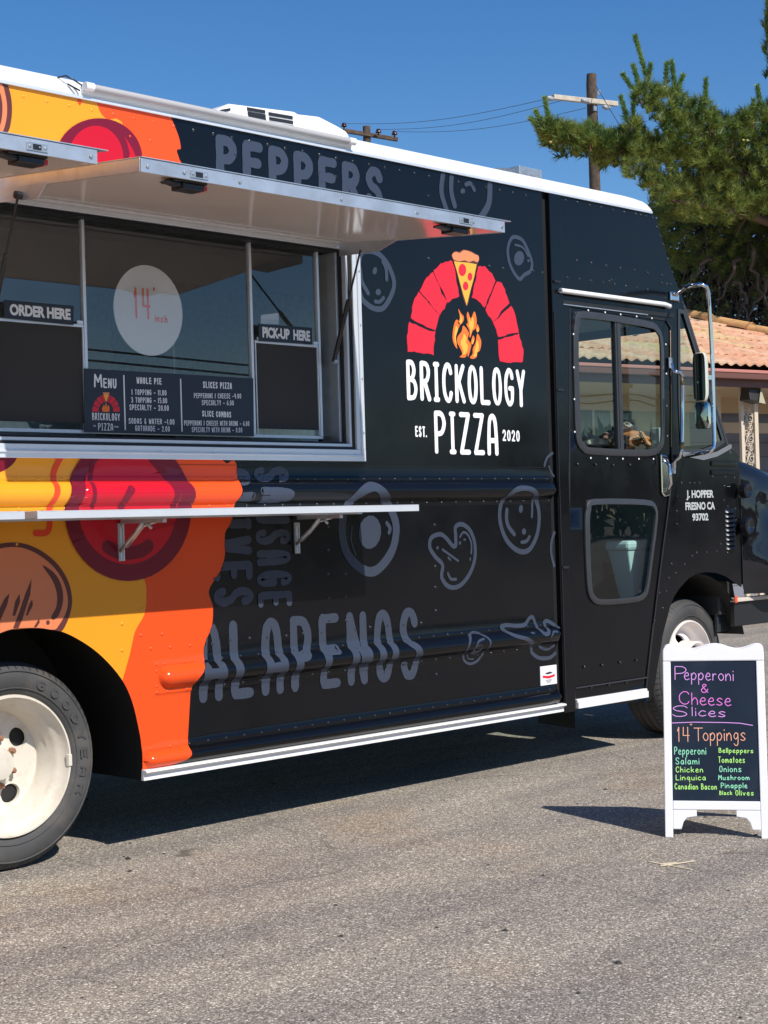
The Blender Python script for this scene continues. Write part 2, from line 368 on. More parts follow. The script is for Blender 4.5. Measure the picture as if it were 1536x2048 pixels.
# ------------------------------------------------------------------ flat print on a surface, cut to any outline
def inside(p, poly):
    x, y = p; c = False; j = len(poly)-1
    for i in range(len(poly)):
        xi, yi = poly[i]; xj, yj = poly[j]
        if (yi > y) != (yj > y) and x < (xj-xi)*(y-yi)/(yj-yi)+xi: c = not c
        j = i
    return c
def region(polys, holes, mp, off, rows=None, cols=None, classify=None, step=.05, zs=1.0):
    """triangulate polys minus holes with extra grid points; returns MB"""
    pts = []; edges = []
    for po in polys+holes:
        po = subdiv(po, step, True); b = len(pts); n = len(po)
        pts += po; edges += [(b+i, b+(i+1)%n) for i in range(n)]
    for po in (classify or []):
        p_ = subdiv(po[1], step, po[0]); b = len(pts); n = len(p_)
        pts += p_; edges += [(b+i, b+(i+1)%n) for i in range(n if po[0] else n-1)]
    if rows:
        for z in rows:
            for x in cols:
                if any(inside((x,z),p) for p in polys) and not any(inside((x,z),p) for p in holes): pts.append((x,z))
    v, e, f, *_ = delaunay_2d_cdt([Vector((p[0],p[1]*zs)) for p in pts], edges, [], 0, 1e-5)
    v = [Vector((p.x,p.y/zs)) for p in v]
    mb = MB(); mb.v = [tuple(mp(p.x,p.y,off)) for p in v]
    for t in f:
        c = (sum(v[i].x for i in t)/len(t), sum(v[i].y for i in t)/len(t))
        if any(inside(c,p) for p in polys) and not any(inside(c,p) for p in holes):
            a,b_,c_ = v[t[0]],v[t[1]],v[t[2]]
            if (b_.x-a.x)*(c_.y-a.y)-(c_.x-a.x)*(b_.y-a.y) < 0: t = t[::-1]
            mb.f.append(tuple(t)); mb.m.append(0)
    return mb, v
def rough_edge(pts, amp, step=.02, closed=True):
    p = subdiv(pts, step, closed); return [(a+(rnd()-.5)*amp, b+(rnd()-.5)*amp) for a,b in p]
def ellipse(cx, cy, rx_, ry_, n=28, rot=0):
    c, s = math.cos(rot), math.sin(rot); o = []
    for i in range(n):
        a = 2*math.pi*i/n; x, y = rx_*math.cos(a), ry_*math.sin(a); o.append((cx+x*c-y*s, cy+x*s+y*c))
    return o

# ------------------------------------------------------------------ ground and what lies behind the photographer
def asphalt():
    m = bpy.data.materials.new('worn asphalt'); m.use_nodes = True; nt = m.node_tree; b = nt.nodes['Principled BSDF']
    N = nt.nodes.new; L = nt.links.new; tc = N('ShaderNodeTexCoord')
    def vor(scale, feat='F1'):
        v = N('ShaderNodeTexVoronoi'); v.inputs['Scale'].default_value = scale; v.feature = feat; L(tc.outputs['Object'], v.inputs['Vector']); return v
    def noise(scale, det=6, rough=.6):
        n = N('ShaderNodeTexNoise'); n.inputs['Scale'].default_value = scale; n.inputs['Detail'].default_value = det; n.inputs['Roughness'].default_value = rough; L(tc.outputs['Object'], n.inputs['Vector']); return n
    def rng(src, a, b_, c, d):
        r = N('ShaderNodeMapRange'); r.inputs[1].default_value=a; r.inputs[2].default_value=b_; r.inputs[3].default_value=c; r.inputs[4].default_value=d; L(src, r.inputs[0]); return r.outputs[0]
    def mix(fac, a, c, bt='MIX'):
        x = N('ShaderNodeMix'); x.data_type='RGBA'; x.blend_type = bt
        for s, i in ((fac,0),(a,6),(c,7)):
            if isinstance(s, tuple): x.inputs[i].default_value = (*s,1)
            elif isinstance(s, (int,float)): x.inputs[i].default_value = s
            else: L(s, x.inputs[i])
        return x.outputs[2]
    v = vor(165); sep = N('ShaderNodeSeparateColor'); L(v.outputs['Color'], sep.inputs[0])
    cr = N('ShaderNodeValToRGB'); L(sep.outputs[0], cr.inputs[0]); e = cr.color_ramp
    e.elements[0].position = 0; e.elements[0].color = (.20,.18,.16,1); e.elements[1].position = 1; e.elements[1].color = (.85,.79,.69,1)
    for p, c in ((.3,(.30,.265,.228,1)),(.6,(.39,.35,.30,1)),(.84,(.45,.405,.345,1)),(.93,(.70,.64,.54,1))):
        k = e.elements.new(p); k.color = c
    gap = rng(v.outputs['Distance'], .45, .9, 0, .8)
    c1 = mix(gap, cr.outputs[0], (.10,.09,.082))
    v2 = vor(330); s2 = N('ShaderNodeSeparateColor'); L(v2.outputs['Color'], s2.inputs[0])
    c1 = mix(1.0, c1, mix(s2.outputs[0], (.62,.62,.62), (1.35,1.33,1.3)), 'MULTIPLY')
    mp_ = N('ShaderNodeMapping'); mp_.inputs['Scale'].default_value = (.35,1.6,1); mp_.inputs['Rotation'].default_value = (0,0,math.radians(12)); L(tc.outputs['Object'], mp_.inputs[0])
    n1 = noise(1.6, 9, .62); L(mp_.outputs[0], n1.inputs['Vector'])
    c2 = mix(1.0, c1, mix(rng(n1.outputs[0], .35,.68,0,1), (.72,.72,.75), (1.16,1.13,1.08)), 'MULTIPLY')
    n2 = noise(.9, 8, .6)
    c2 = mix(rng(n2.outputs[0], .55,.68,0,.55), c2, mix(1.0, c2, (1.12,.97,.82), 'MULTIPLY'))
    n4 = noise(7, 4, .6)
    c2 = mix(rng(n4.outputs[0], .68,.73,0,.5), c2, (.09,.085,.08))
    n5 = noise(1.9, 3, .5); c2 = mix(rng(n5.outputs[0], .70,.735,0,.75), c2, (.10,.085,.07)); n6 = noise(2.7, 5, .7); c2 = mix(rng(n6.outputs[0], .69,.76,0,.5), c2, (.33,.21,.12))
    vc = vor(.55, 'DISTANCE_TO_EDGE'); nw = noise(3, 5, .6)
    mv = N('ShaderNodeMix'); mv.data_type='VECTOR'; mv.inputs[0].default_value=.16; L(tc.outputs['Object'], mv.inputs[4]); L(nw.outputs['Color'], mv.inputs[5]); L(mv.outputs[1], vc.inputs['Vector'])
    crack = rng(vc.outputs['Distance'], .0, .005, .3, 0)
    c2 = mix(crack, c2, (.05,.045,.04))
    L(c2, b.inputs['Base Color']); b.inputs['Roughness'].default_value = .85; b.inputs['Specular IOR Level'].default_value = .25
    h = N('ShaderNodeMath'); h.operation='MULTIPLY_ADD'; L(v.outputs['Distance'], h.inputs[0]); h.inputs[1].default_value = -.8; L(s2.outputs[1], h.inputs[2])
    bp = N('ShaderNodeBump'); bp.inputs['Strength'].default_value = .55; bp.inputs['Distance'].default_value = .004; L(h.outputs[0], bp.inputs['Height']); L(bp.outputs[0], b.inputs['Normal'])
    return m
M['asphalt'] = asphalt()
g = MB(); g.add([(-900,-900,0),(900,-900,0),(900,900,0),(-900,900,0)], [(0,1,2,3)])
go = g.build('ground', M['asphalt']); tag(go, kind='structure')

# ------------------------------------------------------------------ TRUCK
truck = empty('food_truck', (0,0,0), 'black step van food truck wrapped in yellow and orange toppings, serving window awning raised', 'food truck')
T = truck
XR = 3.250                                             # front end of the box body
BELT = (1.337, 1.466); RIB = (.606, .735); SKR = (.325, .408)
def hump(t): return math.sin(math.pi*min(max(t,0),1))**.65 if 0 < t < 1 else 0
def REL(x, z):
    y = 0
    if BELT[0] < z < BELT[1] and x < XR+.03:
        y = .004*min(1, (z-BELT[0])/.003, (BELT[1]-z)/.003)
        e = 1.0
        y += .034*e*hump((z-1.357)/(1.446-1.357))
    elif RIB[0] < z < RIB[1] and .725 < x < XR+.03:
        y = .004*min(1, (z-RIB[0])/.003, (RIB[1]-z)/.003, (x-.725)/.003)
        zc, hz = .672, .043; q = abs(z-zc)/hz; xs = .750
        d = (x-xs)/.045; k = 1 if d > 1 else (math.sqrt(max(0,1-(1-d)**2)) if d > 0 else 0)
        if q < 1 and k > 0:
            q2 = min(1, q/max(k,.01)) if d < 1 else q
            y += .036*k*(math.cos(q2*math.pi/2))**.65
    elif SKR[0] <= z < SKR[1] and .655 < x < XR+.03:
        y = .004*min(1, (SKR[1]-z)/.003)
        zc, hz = .355, .032; q = abs(z-zc)/hz; d = (x-.668)/.04
        k = 1 if d > 1 else (math.sqrt(max(0,1-(1-d)**2)) if d > 0 else 0)
        if q < 1 and k > 0: y += .030*k*(math.cos(min(1,q/max(k,.01) if d<1 else q)*math.pi/2))**.65
    return y
def body(x, z, off=0): return Vector((x, -REL(x,z)-off, z))
ROWS = [z/100 for z in range(34,292,9)]
for a, b_ in (BELT, RIB, SKR):
    z = a-.004
    while z < b_+.006: ROWS.append(z); z += .0055
COLS = [-1.6+.11*i for i in range(45)]+[.66+.008*i for i in range(18)]
arch_r = smooth(px([(67,1256),(117,1261),(164,1283),(205,1314),(243,1358),(264,1402),(277,1455),(283,1493),(284,1545)]),4)
XA = .10
arch = [(2*XA-x, z) for x,z in arch_r[::-1]] + arch_r
arch[0] = (arch[0][0], .322); arch[-1] = (arch[-1][0], .322)
ZT = 2.91
outline = [(-1.7,.322)] + arch + [(XR,.322),(XR,ZT),(-1.7,ZT)]
WX0, WX1, WZ0, WZ1 = -.06, 1.895, 1.56, 2.50
ob = xz(Z1, [(1018,385),(1045,450),(1072,520),(1085,590),(1078,660)]) + [(1.15,2.4),(1.10,1.6)] + \
     xz(Z6, [(1405,122),(1420,170),(1420,300),(1400,400),(1390,490),(1350,560),(1350,680),(1325,780),(1262,880),(1254,925),(1265,960),(1278,1010),(1270,1120),(1230,1220),(1215,1340),(1160,1430),(1145,1500)]) + \
     xz(Z8, [(1300,640),(1285,900),(1278,1010),(1270,1060),(1230,1095),(1170,1120)])
yo = xz(Z1, [(580,308),(600,370),(640,415),(760,500)]) + [(.75,2.3),(.7,1.5)] + \
     xz(Z6, [(700,420),(800,650),(870,850),(877,930),(875,1000),(860,1060),(810,1150),(780,1280),(735,1440),(700,1560)])
ob = smooth(ob, 4); yo = smooth(yo, 4)
ob[0] = (ob[0][0], ZT+.02); ob.append((ob[-1][0], .2)); yo[0] = (yo[0][0], ZT+.02); yo.append((yo[-1][0]-.2, .2))
PO = [(-2,.2),(-2,ZT+.02)] + ob; PY = [(-2,.2),(-2,ZT+.02)] + yo
def wrapmat(x, z): return 0 if inside((x,z),PY) else (1 if inside((x,z),PO) else 2)
clip_ = lambda pts: [(min(max(x,-1.69),XR-.002), min(max(z,.325),ZT-.003)) for x,z in pts]
mb, vv = region([outline], [[(WX0,WZ0),(WX1,WZ0),(WX1,WZ1),(WX0,WZ1)]], body, 0, ROWS, COLS, [(False,clip_(ob)),(False,clip_(yo))], step=.04, zs=10)
for i, t in enumerate(mb.f):
    mb.m[i] = wrapmat(sum(vv[k].x for k in t)/3, sum(vv[k].y for k in t)/3)
mb.build('side_panel', [M['yellow'],M['orange'],M['black']], T, smooth=True, angle=40)
# the box itself: roof, far side, floor, rear
def rest():
    mb = MB()
    mb.add([(-1.7,2.3,.32),(3.25,2.3,.32),(3.25,2.3,2.91),(-1.7,2.3,2.91)], [(0,1,2,3)])
    mb.add([(-1.7,0,.32),(-1.7,2.3,.32),(-1.7,2.3,2.91),(-1.7,0,2.91)], [(0,1,2,3)])
    mb.build('far_side', M['black'], T)
    mb = MB()
    st = [(-1.7,0,0)] + [(-1+i*.5,0,0) for i in range(11)] + [(4.1,0,.004),(4.18,0,.012),(4.215,.01,.03),(4.235,.02,.06)]
    prof = [(0,2.905),(-.004,2.91),(-.004,2.942),(.012,2.963),(.04,2.985),(.09,3.0),(.2,3.015),(.6,3.032),(1.15,3.04)]
    prof = prof + [(2.3-y,z) for y,z in prof[-2::-1]]
    n = len(prof)
    for (x, yi, dz) in st:
        for (y, z) in prof:
            zz = z if z < 2.912 else max(2.912, z-dz*(z-2.9)/.12*1.2)
            mb.v.append((x, 1.15+(y-1.15)*(1-yi/1.15), zz))
    for i in range(len(st)-1):
        for k in range(n-1):
            mb.f.append((i*n+k, (i+1)*n+k, (i+1)*n+k+1, i*n+k+1)); mb.m.append(0)
    b = (len(st)-1)*n; mb.f.append(tuple(b+k for k in range(n))); mb.m.append(0)
    mb.build('roof', M['white'], T, smooth=True, angle=50)
    mb = MB(); mb.box(-1.7,4.2,-.012,-.0045,2.903,2.917); mb.build('gutter_trim', M['alu_trim'], T, bevel=.002)
rest()
# skirt rail
mb = MB()
x0 = arch[-1][0]-.004
mb.add([(x0,-.004,.324),(XR+.036,-.004,.324),(XR+.036,-.030,.322),(x0,-.030,.322),(x0,-.036,.315),(XR+.036,-.036,.315),(x0,-.016,.303),(XR+.036,-.016,.303),(x0,-.016,.282),(XR+.036,-.016,.282),(x0,.0,.282),(XR+.036,.0,.282)],
       [(0,1,2,3),(3,2,5,4),(4,5,7,6),(6,7,9,8),(8,9,11,10),(0,3,4,6,8,10)])
mb.build('skirt_rail', M['white'], T)
# seams
mb = MB()
mb.box(.66,XR,-.0012,.0,1.512,1.5135)
mb.build('panel_seam', M['plastic'], T)

# rivets, the colour of the wrap they sit under
riv = {0:[],1:[],2:[],3:[]}
def rivet(x, z, r=.0052, m=None, y=None):
    r *= 1.3
    riv[m if m is not None else wrapmat(x,z)].append((x, -REL(x,z) if y is None else y, z, r))
x = -.4
while x < XR-.03:
    rivet(x+rnd()*.004, 2.872, .0058); x += .098+rnd()*.006
x = .02
while x < XR-.02:
    rivet(x, 1.4545); rivet(x+.01, 1.3455); x += .1
x = .78
while x < XR-.02:
    rivet(x, .7255, .0048); rivet(x+.01, .6165, .0048); x += .098
for zz in (.7255,.6165,.70,.64): rivet(.738, zz)
x = .70
while x < XR-.02: rivet(x, .399, .0045); x += .096
for q, pts in ((Z6,[(848,1015),(972,1008),(848,1172),(974,1165),(733,1103),(733,1262),(907,1252),(1023,1243),(1140,1234),(100,625),(840,690),(966,690)]),
               (Z7,[(885,488),(993,488),(885,638),(995,636),(885,792),(995,790),(888,945),(997,938),(1000,1092),(890,1095),(492,1200),(382,1205),(255,1218),(142,1243),(618,1190),(725,1175),(840,1170),(1055,1150),(1155,1135),(1262,1125),(1365,1120),(1480,1107)]),
               (Z16,[(237,510),(240,795),(243,937),(246,1097),(145,1182),(250,1533)]),(Z5,[(577,173),(1021,227),(1121,243),(1408,278),(1325,268),(1342,262)]),
               (Z1,[(778,517),(905,543)]),(Z3,[(553,386),(632,402),(1063,493),(1222,480),(162,303)])):
    for a in pts:
        v = P(*q(*a)); rivet(v.x, v.z, .0062)
# cab rivets
def cabrivs(q, pts, r=.0066, m=2, y=-.001):
    for a in pts:
        v = P(*q(*a)); rivet(v.x, v.z, r, m, y)
cabrivs(Z9, [(172,170),(252,185),(335,203),(412,218),(490,236),(567,250),(645,263),(680,268),(715,277),(758,287),(790,350),(809,410),(828,468),(860,565),(890,655),
             (145,563),(248,577),(345,592),(446,612),(541,629),(635,641),(727,659),(822,676),(183,690),(265,702),(345,713),(425,725),(503,736),(578,748),(653,761),(725,772),(820,728),(853,733),(882,738),
             (905,855),(935,858),(958,862),(467,715),(482,708)])
cabrivs(Z10, [(250,160),(370,163),(485,167),(596,163),(935,285),(990,285),(1020,285),(1053,285),(1140,243),(1225,245),(1285,250),(1220,305),(905,370),(905,470),(1215,400),(1290,455),
              (905,555),(1295,530),(1195,690),(1035,745),(1100,742),(1168,738),(1240,745),(1005,768),(955,822),(870,820),(895,880),(853,912),(835,1000),(790,1010),(812,1110),(757,1195),(1240,440),
              (295,1500),(412,1487),(530,1470),(638,1455),(220,1645),(340,1632),(457,1615),(572,1598)], .0062)
RM = {'yellow': mat('yellow rivet',(.80,.31,.018),rough=.2), 'orange': mat('orange rivet',(.80,.078,.012),rough=.2), 'black': mat('black rivet',(.03,.033,.04),rough=.16,metal=.3)}
for k, L_ in riv.items():
    if not L_: continue
    mb = MB()
    for (x, y, z, r) in L_:
        prof = [(r,0),(r*.9,-r*.2),(r*.55,-r*.38),(0,-r*.46)]
        mb.lathe(prof, (x,y+.0005,z), n=8)
    mb.build('rivets', [RM['yellow'],RM['orange'],RM['black'],M['white_print']][k], T, smooth=True, kind='stuff')

# ---- printed pictures on the wrap
def print_poly(name, pts, m, layer, parent=T, mp=body, rows=True, step=.02):
    if sum(p[1] for p in pts)/len(pts) < 1.80: pts = [(x,min(z,1.55)) for x,z in pts]
    xs = [p[0] for p in pts]; zs = [p[1] for p in pts]
    R_ = [z for z in ROWS if min(zs) < z < max(zs)]; C_ = [min(xs)+.03*i for i in range(1,int((max(xs)-min(xs))/.03)+1)]
    near = any(min(zs) < b_ and max(zs) > a for a,b_ in (BELT,RIB,SKR)) and mp is body
    b_, _ = region([pts], [], mp, .0007+.0006*layer, R_ if near else None, C_, None, step=.01 if near else step, zs=4 if near else 1)
    return b_.build(name, M[m], parent, smooth=near)
def hole_cut(pts): return pts
# --- pieces of ribbons (outlines of toppings)
def ring(name, pts, w, m='grey', closed=True, sm=True, layer=1, mb=None, **k):
    b = mb or MB(); p = smooth(pts, 6, closed) if sm else pts
    ribbon(b, p, w, body, .0012+.0006*layer, closed=closed, step=.008, cols=4, jit=.05, **k)
    return b if mb is not None else b.build(name, M[m], T, smooth=True)
def blob(mb, q, cx_, cy_, rx_, ry_, rot=0, layer=1):
    pts = xz(q, ellipse(cx_, cy_, rx_, ry_, 14, rot)); c = (sum(p[0] for p in pts)/14, sum(p[1] for p in pts)/14)
    n = len(pts); b = len(mb.v); mb.v += [tuple(body(x,z,.0007+.0006*layer)) for x,z in pts]
    mb.f.append(tuple(range(b,b+n))); mb.m.append(mb.cur)
def topping(name, q, rings=(), strokes=(), blobs=(), w=.024):
    mb = MB()
    for i, (pts, ww) in enumerate(rings): ring(name, xz(q,pts), ww, mb=mb, layer=1)
    for i, (pts, ww) in enumerate(strokes): ring(name, xz(q,pts), ww, closed=False, mb=mb, layer=1.3)
    for bl in blobs: blob(mb, q, *bl)
    return mb.build(name, M['grey'], T, smooth=True)
topping('tomato_print', Z5, [([(72,150),(130,118),(200,135),(265,200),(312,305),(318,385),(283,475),(235,537),(172,537),(115,500),(82,455),(60,360)],.026)],
        [([(238,195),(262,250),(266,325)],.02),([(72,250),(85,340),(130,425)],.022),([(182,487),(215,488),(243,460)],.018)], [(180,262,16,28,.2),(205,418,20,24,0)])
topping('olive_print', Z5, [([(1195,15),(1255,35),(1297,110),(1328,200),(1318,262),(1272,292),(1240,322),(1203,285),(1165,205),(1152,115),(1165,50)],.02)],
        [([(1205,72),(1262,92),(1300,155)],.012)], [(1235,170,37,54,.15),(1304,188,9,12,0)])
topping('tomato_print', Z3, [], [([(1130,386),(1122,470),(1140,540),(1165,600)],.03),([(1348,436),(1342,530),(1300,600)],.036),([(1170,398),(1168,470),(1184,538)],.03),([(1236,440),(1258,436),(1275,465)],.022)], [(1222,471,11,13,0)])
topping('olive_print', Z7, [([(1105,245),(1162,240),(1220,300),(1285,385),(1318,490),(1302,615),(1255,705),(1190,770),(1125,775),(1050,722),(995,640),(972,520),(985,405),(1035,300)],.044)],
        [([(1258,468),(1278,500),(1272,528)],.02),([(1035,490),(1030,580),(1058,672)],.008)], [(1150,526,72,108,.08)])
topping('tomato_print', Z16, [([(812,262),(880,285),(935,370),(948,475),(930,590),(880,680),(815,692),(745,640),(700,560),(678,450),(695,345),(745,280)],.026)],
        [([(728,408),(725,470),(740,525),(778,575)],.024),([(885,285),(900,360),(898,455)],.016),([(828,630),(862,622),(882,592)],.018)], [(824,402,14,28,.1),(845,557,14,22,0)])
topping('mushroom_print', Z16, [([(378,525),(425,508),(480,555),(510,650),(505,760),(465,860),(400,930),(330,932),(283,870),(288,785),(240,730),(202,665),(212,600),(270,575),(312,600),(355,652),(378,650),(378,590)],.022)],
        [([(288,680),(330,710),(395,757)],.012),([(408,592),(430,562),(462,580),(485,640),(484,705)],.012),([(325,842),(345,880),(380,882)],.014)], [(255,668,8,12,0),(408,635,8,12,0),(440,612,10,8,0),(335,742,18,7,.9),(478,745,5,14,.1)])
topping('olive_print', Z16, [([(475,1252),(530,1252),(572,1300),(566,1370),(530,1435),(472,1460),(428,1420),(428,1330)],.013)],
        [([(478,1340),(495,1305),(535,1288)],.010),([(450,1400),(465,1425),(500,1428)],.006)], [(498,1362,32,38,.3)])
topping('pepper_print', Z16, [([(688,1210),(740,1262),(850,1300),(885,1345),(905,1390),(960,1422),(1030,1410),(1052,1370)],.016),] and [],
        [([(1057,1388),(1020,1418),(950,1420),(900,1385),(880,1330),(830,1292),(740,1262),(688,1212),(720,1196),(800,1200),(850,1190),(880,1150),(905,1143),(925,1200),(938,1245),(965,1255),(985,1225),(982,1175),(1010,1170),(1060,1205)],.020),
         ([(925,1320),(960,1352),(1010,1358),(1050,1330)],.014),([(990,1275),(1010,1240),(1035,1240)],.010)], [(872,1248,13,7,.2)])
topping('tomato_print', Z16, [], [([(1052,565),(1034,620),(1030,700),(1050,790)],.018)])
topping('onion_print', Z16, [], [([(1038,22),(1002,55),(985,105)],.016),([(1015,112),(1030,150),(1048,178)],.012)])

# --- lettering on the wrap
def lettering(words, box_px, q, sw, m='grey', layer=1, rot=0, gap=.35, label=None, name='lettering', parent=T, mp=body, jit=.12, step=.008, cols=5):
    (ax,ay),(bx,by),(cx_,cy_),(dx,dy) = [q(*p) for p in box_px]     # left-top, left-bottom, right-top, right-bottom
    lt, lb, rt, rb = P(ax,ay), P(bx,by), P(cx_,cy_), P(dx,dy)
    mb = MB(); a0, a1 = (lt.x+lb.x)/2, (rt.x+rb.x)/2; b0, b1 = lb.z, lt.z; db = rb.z-lb.z
    if rot: b0, b1, db = b1, b0, 0
    text(mb, words, a0, b0, a1, b1, sw, mp, .0012+.0006*layer, gap, step, jit, cols, rot, db)
    if m == 'grey':                                    # the orange drip was printed over the letters
        keep = [i for i, f in enumerate(mb.f) if not inside((sum(mb.v[k][0] for k in f)/len(f), sum(mb.v[k][2] for k in f)/len(f)), PO)]
        mb.f = [mb.f[i] for i in keep]; mb.m = [0]*len(mb.f)
    return mb.build(name, M[m], parent, smooth=True, label=label)
lettering('PEPPERS', [(72,203),(72,415),(850,352),(850,560)], Z3, .043, gap=.26)
lettering('ALAPENOS', [(50,1105),(50,1625),(1460,1005),(1460,1462)], Z7, .043, gap=.34)
lettering('SAUSAGE', [(420,105),(420,1015),(640,105),(640,1010)], Z7, .032, rot=1, gap=.3)
lettering('OLIVES', [(140,110),(140,1010),(392,110),(392,1005)], Z7, .036, rot=1, gap=.3)
# --- coloured toppings
def clipz(pts, z1=None, z0=None):
    return [(x, min(z, z1) if z1 else z) for x,z in pts]
e = lambda cx_, cy_, rx_, ry_, n=48: ellipse(cx_, cy_, rx_, ry_, n)
def pz(q, pts): return xz(q, pts)
print_poly('pepperoni_print', pz(Z6, e(763,408,381,438)), 'maroon', 7)
print_poly('pepperoni_print', pz(Z6, e(760,400,296,346)), 'red', 8)
ring('pepperoni_ring', pz(Z6, [(560,110),(535,220),(530,330),(545,400)]), .018, 'maroon', closed=False, layer=9)
ring('pepperoni_ring', pz(Z6, [(900,110),(985,210),(1025,310),(1030,400)]), .030, 'maroon', closed=False, layer=9)
ring('pepperoni_smile', pz(Z6, [(640,640),(700,672),(770,678),(840,665),(885,635)]), .052, 'maroon', closed=False, layer=9)
ring('pepperoni_mark', pz(Z6, [(750,300),(728,340),(718,400)]), .034, 'maroon', closed=False, layer=9)
c = clipz(pz(Z1, e(592,650,260,240)), None)
print_poly('pepperoni_print', c, 'maroon', 3)
print_poly('pepperoni_print', pz(Z1, e(572,655,166,200)), 'red', 4)
print_poly('pepperoni_mark', pz(Z1, [(745,520),(760,560),(775,620),(770,650),(812,640),(790,590),(768,555)]), 'red', 4)
ring('cheese_drip', pz(Z6, [(365,100),(322,190),(312,300),(292,400),(296,515),(272,556),(212,558)]), .024, 'red2', closed=False, layer=2)
print_poly('cheese_drip', pz(Z1, [(462,286),(490,290),(488,318),(478,332),(468,316)]), 'red2', 2)
print_poly('pepperoni_print', pz(Z6, e(-60,60,170,140)), 'maroon', 2)
print_poly('mushroom_print', [p for p in smooth(pz(Z1, [(-60,150),(20,170),(55,240),(70,330),(66,420),(40,500),(-60,560),(-200,500),(-200,200)]),4,True)], 'brown', 2)
print_poly('mushroom_print', [p for p in smooth(pz(Z1, [(-60,180),(5,200),(28,260),(40,340),(35,420),(8,500),(-60,540),(-170,480),(-170,220)]),4,True)], 'tan', 3)
print_poly('mushroom_print', [p for p in smooth(pz(Z1, [(-60,200),(-10,240),(8,300),(12,350),(8,410),(-10,470),(-60,520),(-150,460),(-150,240)]),4,True)], 'brown', 4)
mo = pz(Z6, [(-150,700),(-40,632),(100,615),(220,650),(330,730),(400,830),(430,940),(420,1040),(375,1140),(330,1142),(230,1130),(90,1134),(0,1160),(-90,1200),(-150,1210)])
mi = pz(Z6, [(-150,735),(-40,662),(95,642),(205,675),(310,752),(375,845),(404,945),(395,1030),(352,1110),(320,1138),(230,1127),(90,1131),(0,1157),(-90,1196),(-150,1200)])
mo = smooth(mo,4,True); mi = smooth(mi,4,True)
print_poly('mushroom_print', mo, 'brown', 2); print_poly('mushroom_print', mi, 'tan', 3)
print_poly('mushroom_mark', smooth(pz(Z6, [(252,752),(325,800),(368,880),(375,970),(350,1050),(320,1078),(305,1060),(335,1000),(338,920),(310,840)]),4,True), 'brown', 4)
for k in ([(188,832),(178,930),(130,1080),(108,1128),(75,1130),(110,1040),(150,920)],[(55,920),(40,990),(0,1080),(-20,1145),(-40,1130),(-10,1020),(25,950)],[(115,922),(118,970),(88,1055),(72,1055),(88,970)],
          [(190,955),(195,990),(162,1055),(153,1050),(170,990)],[(232,1070),(236,1095),(215,1125),(200,1122)],[(-60,940),(-70,1040),(-100,1170),(-120,1180),(-100,1040)]):
    print_poly('mushroom_mark', pz(Z6,k), 'brown', 4)
print_poly('mushroom_mark', pz(Z6, e(285,1095,11,14,14)), 'brown', 4)

# --- the oven emblem
for k in ([(430,635),(500,665),(560,690),(622,710),(616,790),(608,878),(560,868),(520,865),(470,855),(418,850),(417,740)],
          [(500,418),(560,480),(610,540),(655,590),(640,640),(622,700),(570,680),(530,660),(485,640),(442,608),(452,560),(455,520),(470,460)],
          [(605,268),(650,360),(670,425),(712,490),(690,540),(655,585),(600,525),(560,470),(508,410),(545,330)],
          [(745,185),(760,240),(778,330),(800,450),(760,462),(715,495),(690,440),(650,360),(608,262),(660,210),(700,195)],
          [(935,225),(985,232),(1035,280),(1065,332),(1040,390),(1010,460),(985,535),(940,485),(890,455),(910,360)],
          [(1070,342),(1110,350),(1130,400),(1165,500),(1110,545),(1080,600),(1045,633),(1010,590),(988,545),(1030,440)],
          [(1175,520),(1200,560),(1215,620),(1235,712),(1180,720),(1130,737),(1080,748),(1068,700),(1045,642),(1100,590)],
          [(1235,722),(1250,780),(1267,840),(1265,930),(1175,932),(1092,925),(1085,840),(1078,765),(1150,745)]):
    print_poly('emblem_brick', rough_edge(pz(Z5,k), .006, .022), 'logored', 1)
print_poly('pizza_slice_outline', pz(Z5, [(738,150),(755,190),(778,280),(800,360),(822,450),(842,512),(852,524),(862,505),(885,400),(912,310),(930,215),(946,180),(940,150),(882,116),(828,105),(795,122),(760,118)]), 'brown', 1)
print_poly('pizza_slice', pz(Z5, [(758,192),(800,198),(860,202),(924,215),(905,310),(880,400),(852,516),(828,440),(802,350),(782,270)]), 'cheese', 2)
print_poly('pizza_crust', smooth(pz(Z5, [(745,140),(775,123),(800,132),(830,112),(880,124),(912,142),(935,152),(940,178),(928,200),(900,188),(870,198),(835,186),(800,193),(768,186),(752,175)]),3,True), 'crust', 3)
for k in ((819,256,28,45),(875,305,17,30),(843,373,20,32)): print_poly('pepperoni_slice', pz(Z5, e(*k,18)), 'logored', 3)
FL = [[(790,540),(812,575),(830,595),(828,628),(805,657),(788,640),(803,605)],
      [(778,618),(802,655),(782,705),(770,745),(778,800),(783,832),(762,805),(748,750),(757,665)],
      [(828,662),(868,715),(860,760),(885,800),(880,835),(862,892),(855,860),(843,895),(800,892),(820,870),(800,820),(783,785),(785,745),(815,705)],
      [(862,562),(882,612),(908,558),(925,620),(918,680),(895,702),(880,748),(872,742),(872,700),(850,655),(860,640),(852,590)],
      [(930,652),(945,690),(932,712),(920,692)],
      [(930,720),(955,765),(958,800),(948,845),(930,860),(925,892),(898,906),(875,896),(895,870),(897,830),(918,785)],
      [(898,735),(910,760),(895,800),(883,785)]]
for k in FL:
    pts = pz(Z5,k); cx_ = sum(p[0] for p in pts)/len(pts); cz = sum(p[1] for p in pts)/len(pts)
    print_poly('flame', smooth(pts,3,True), 'flame_o', 1)
    print_poly('flame', smooth([(cx_+(a-cx_)*.5, cz+(b-cz)*.66-.006) for a,b in pts],3,True), 'flame_y', 2)
lettering('BRICKOLOGY', [(410,910),(412,1208),(1280,985),(1282,1262)], Z5, .0235, 'white_print', gap=.24, step=.02, cols=1)
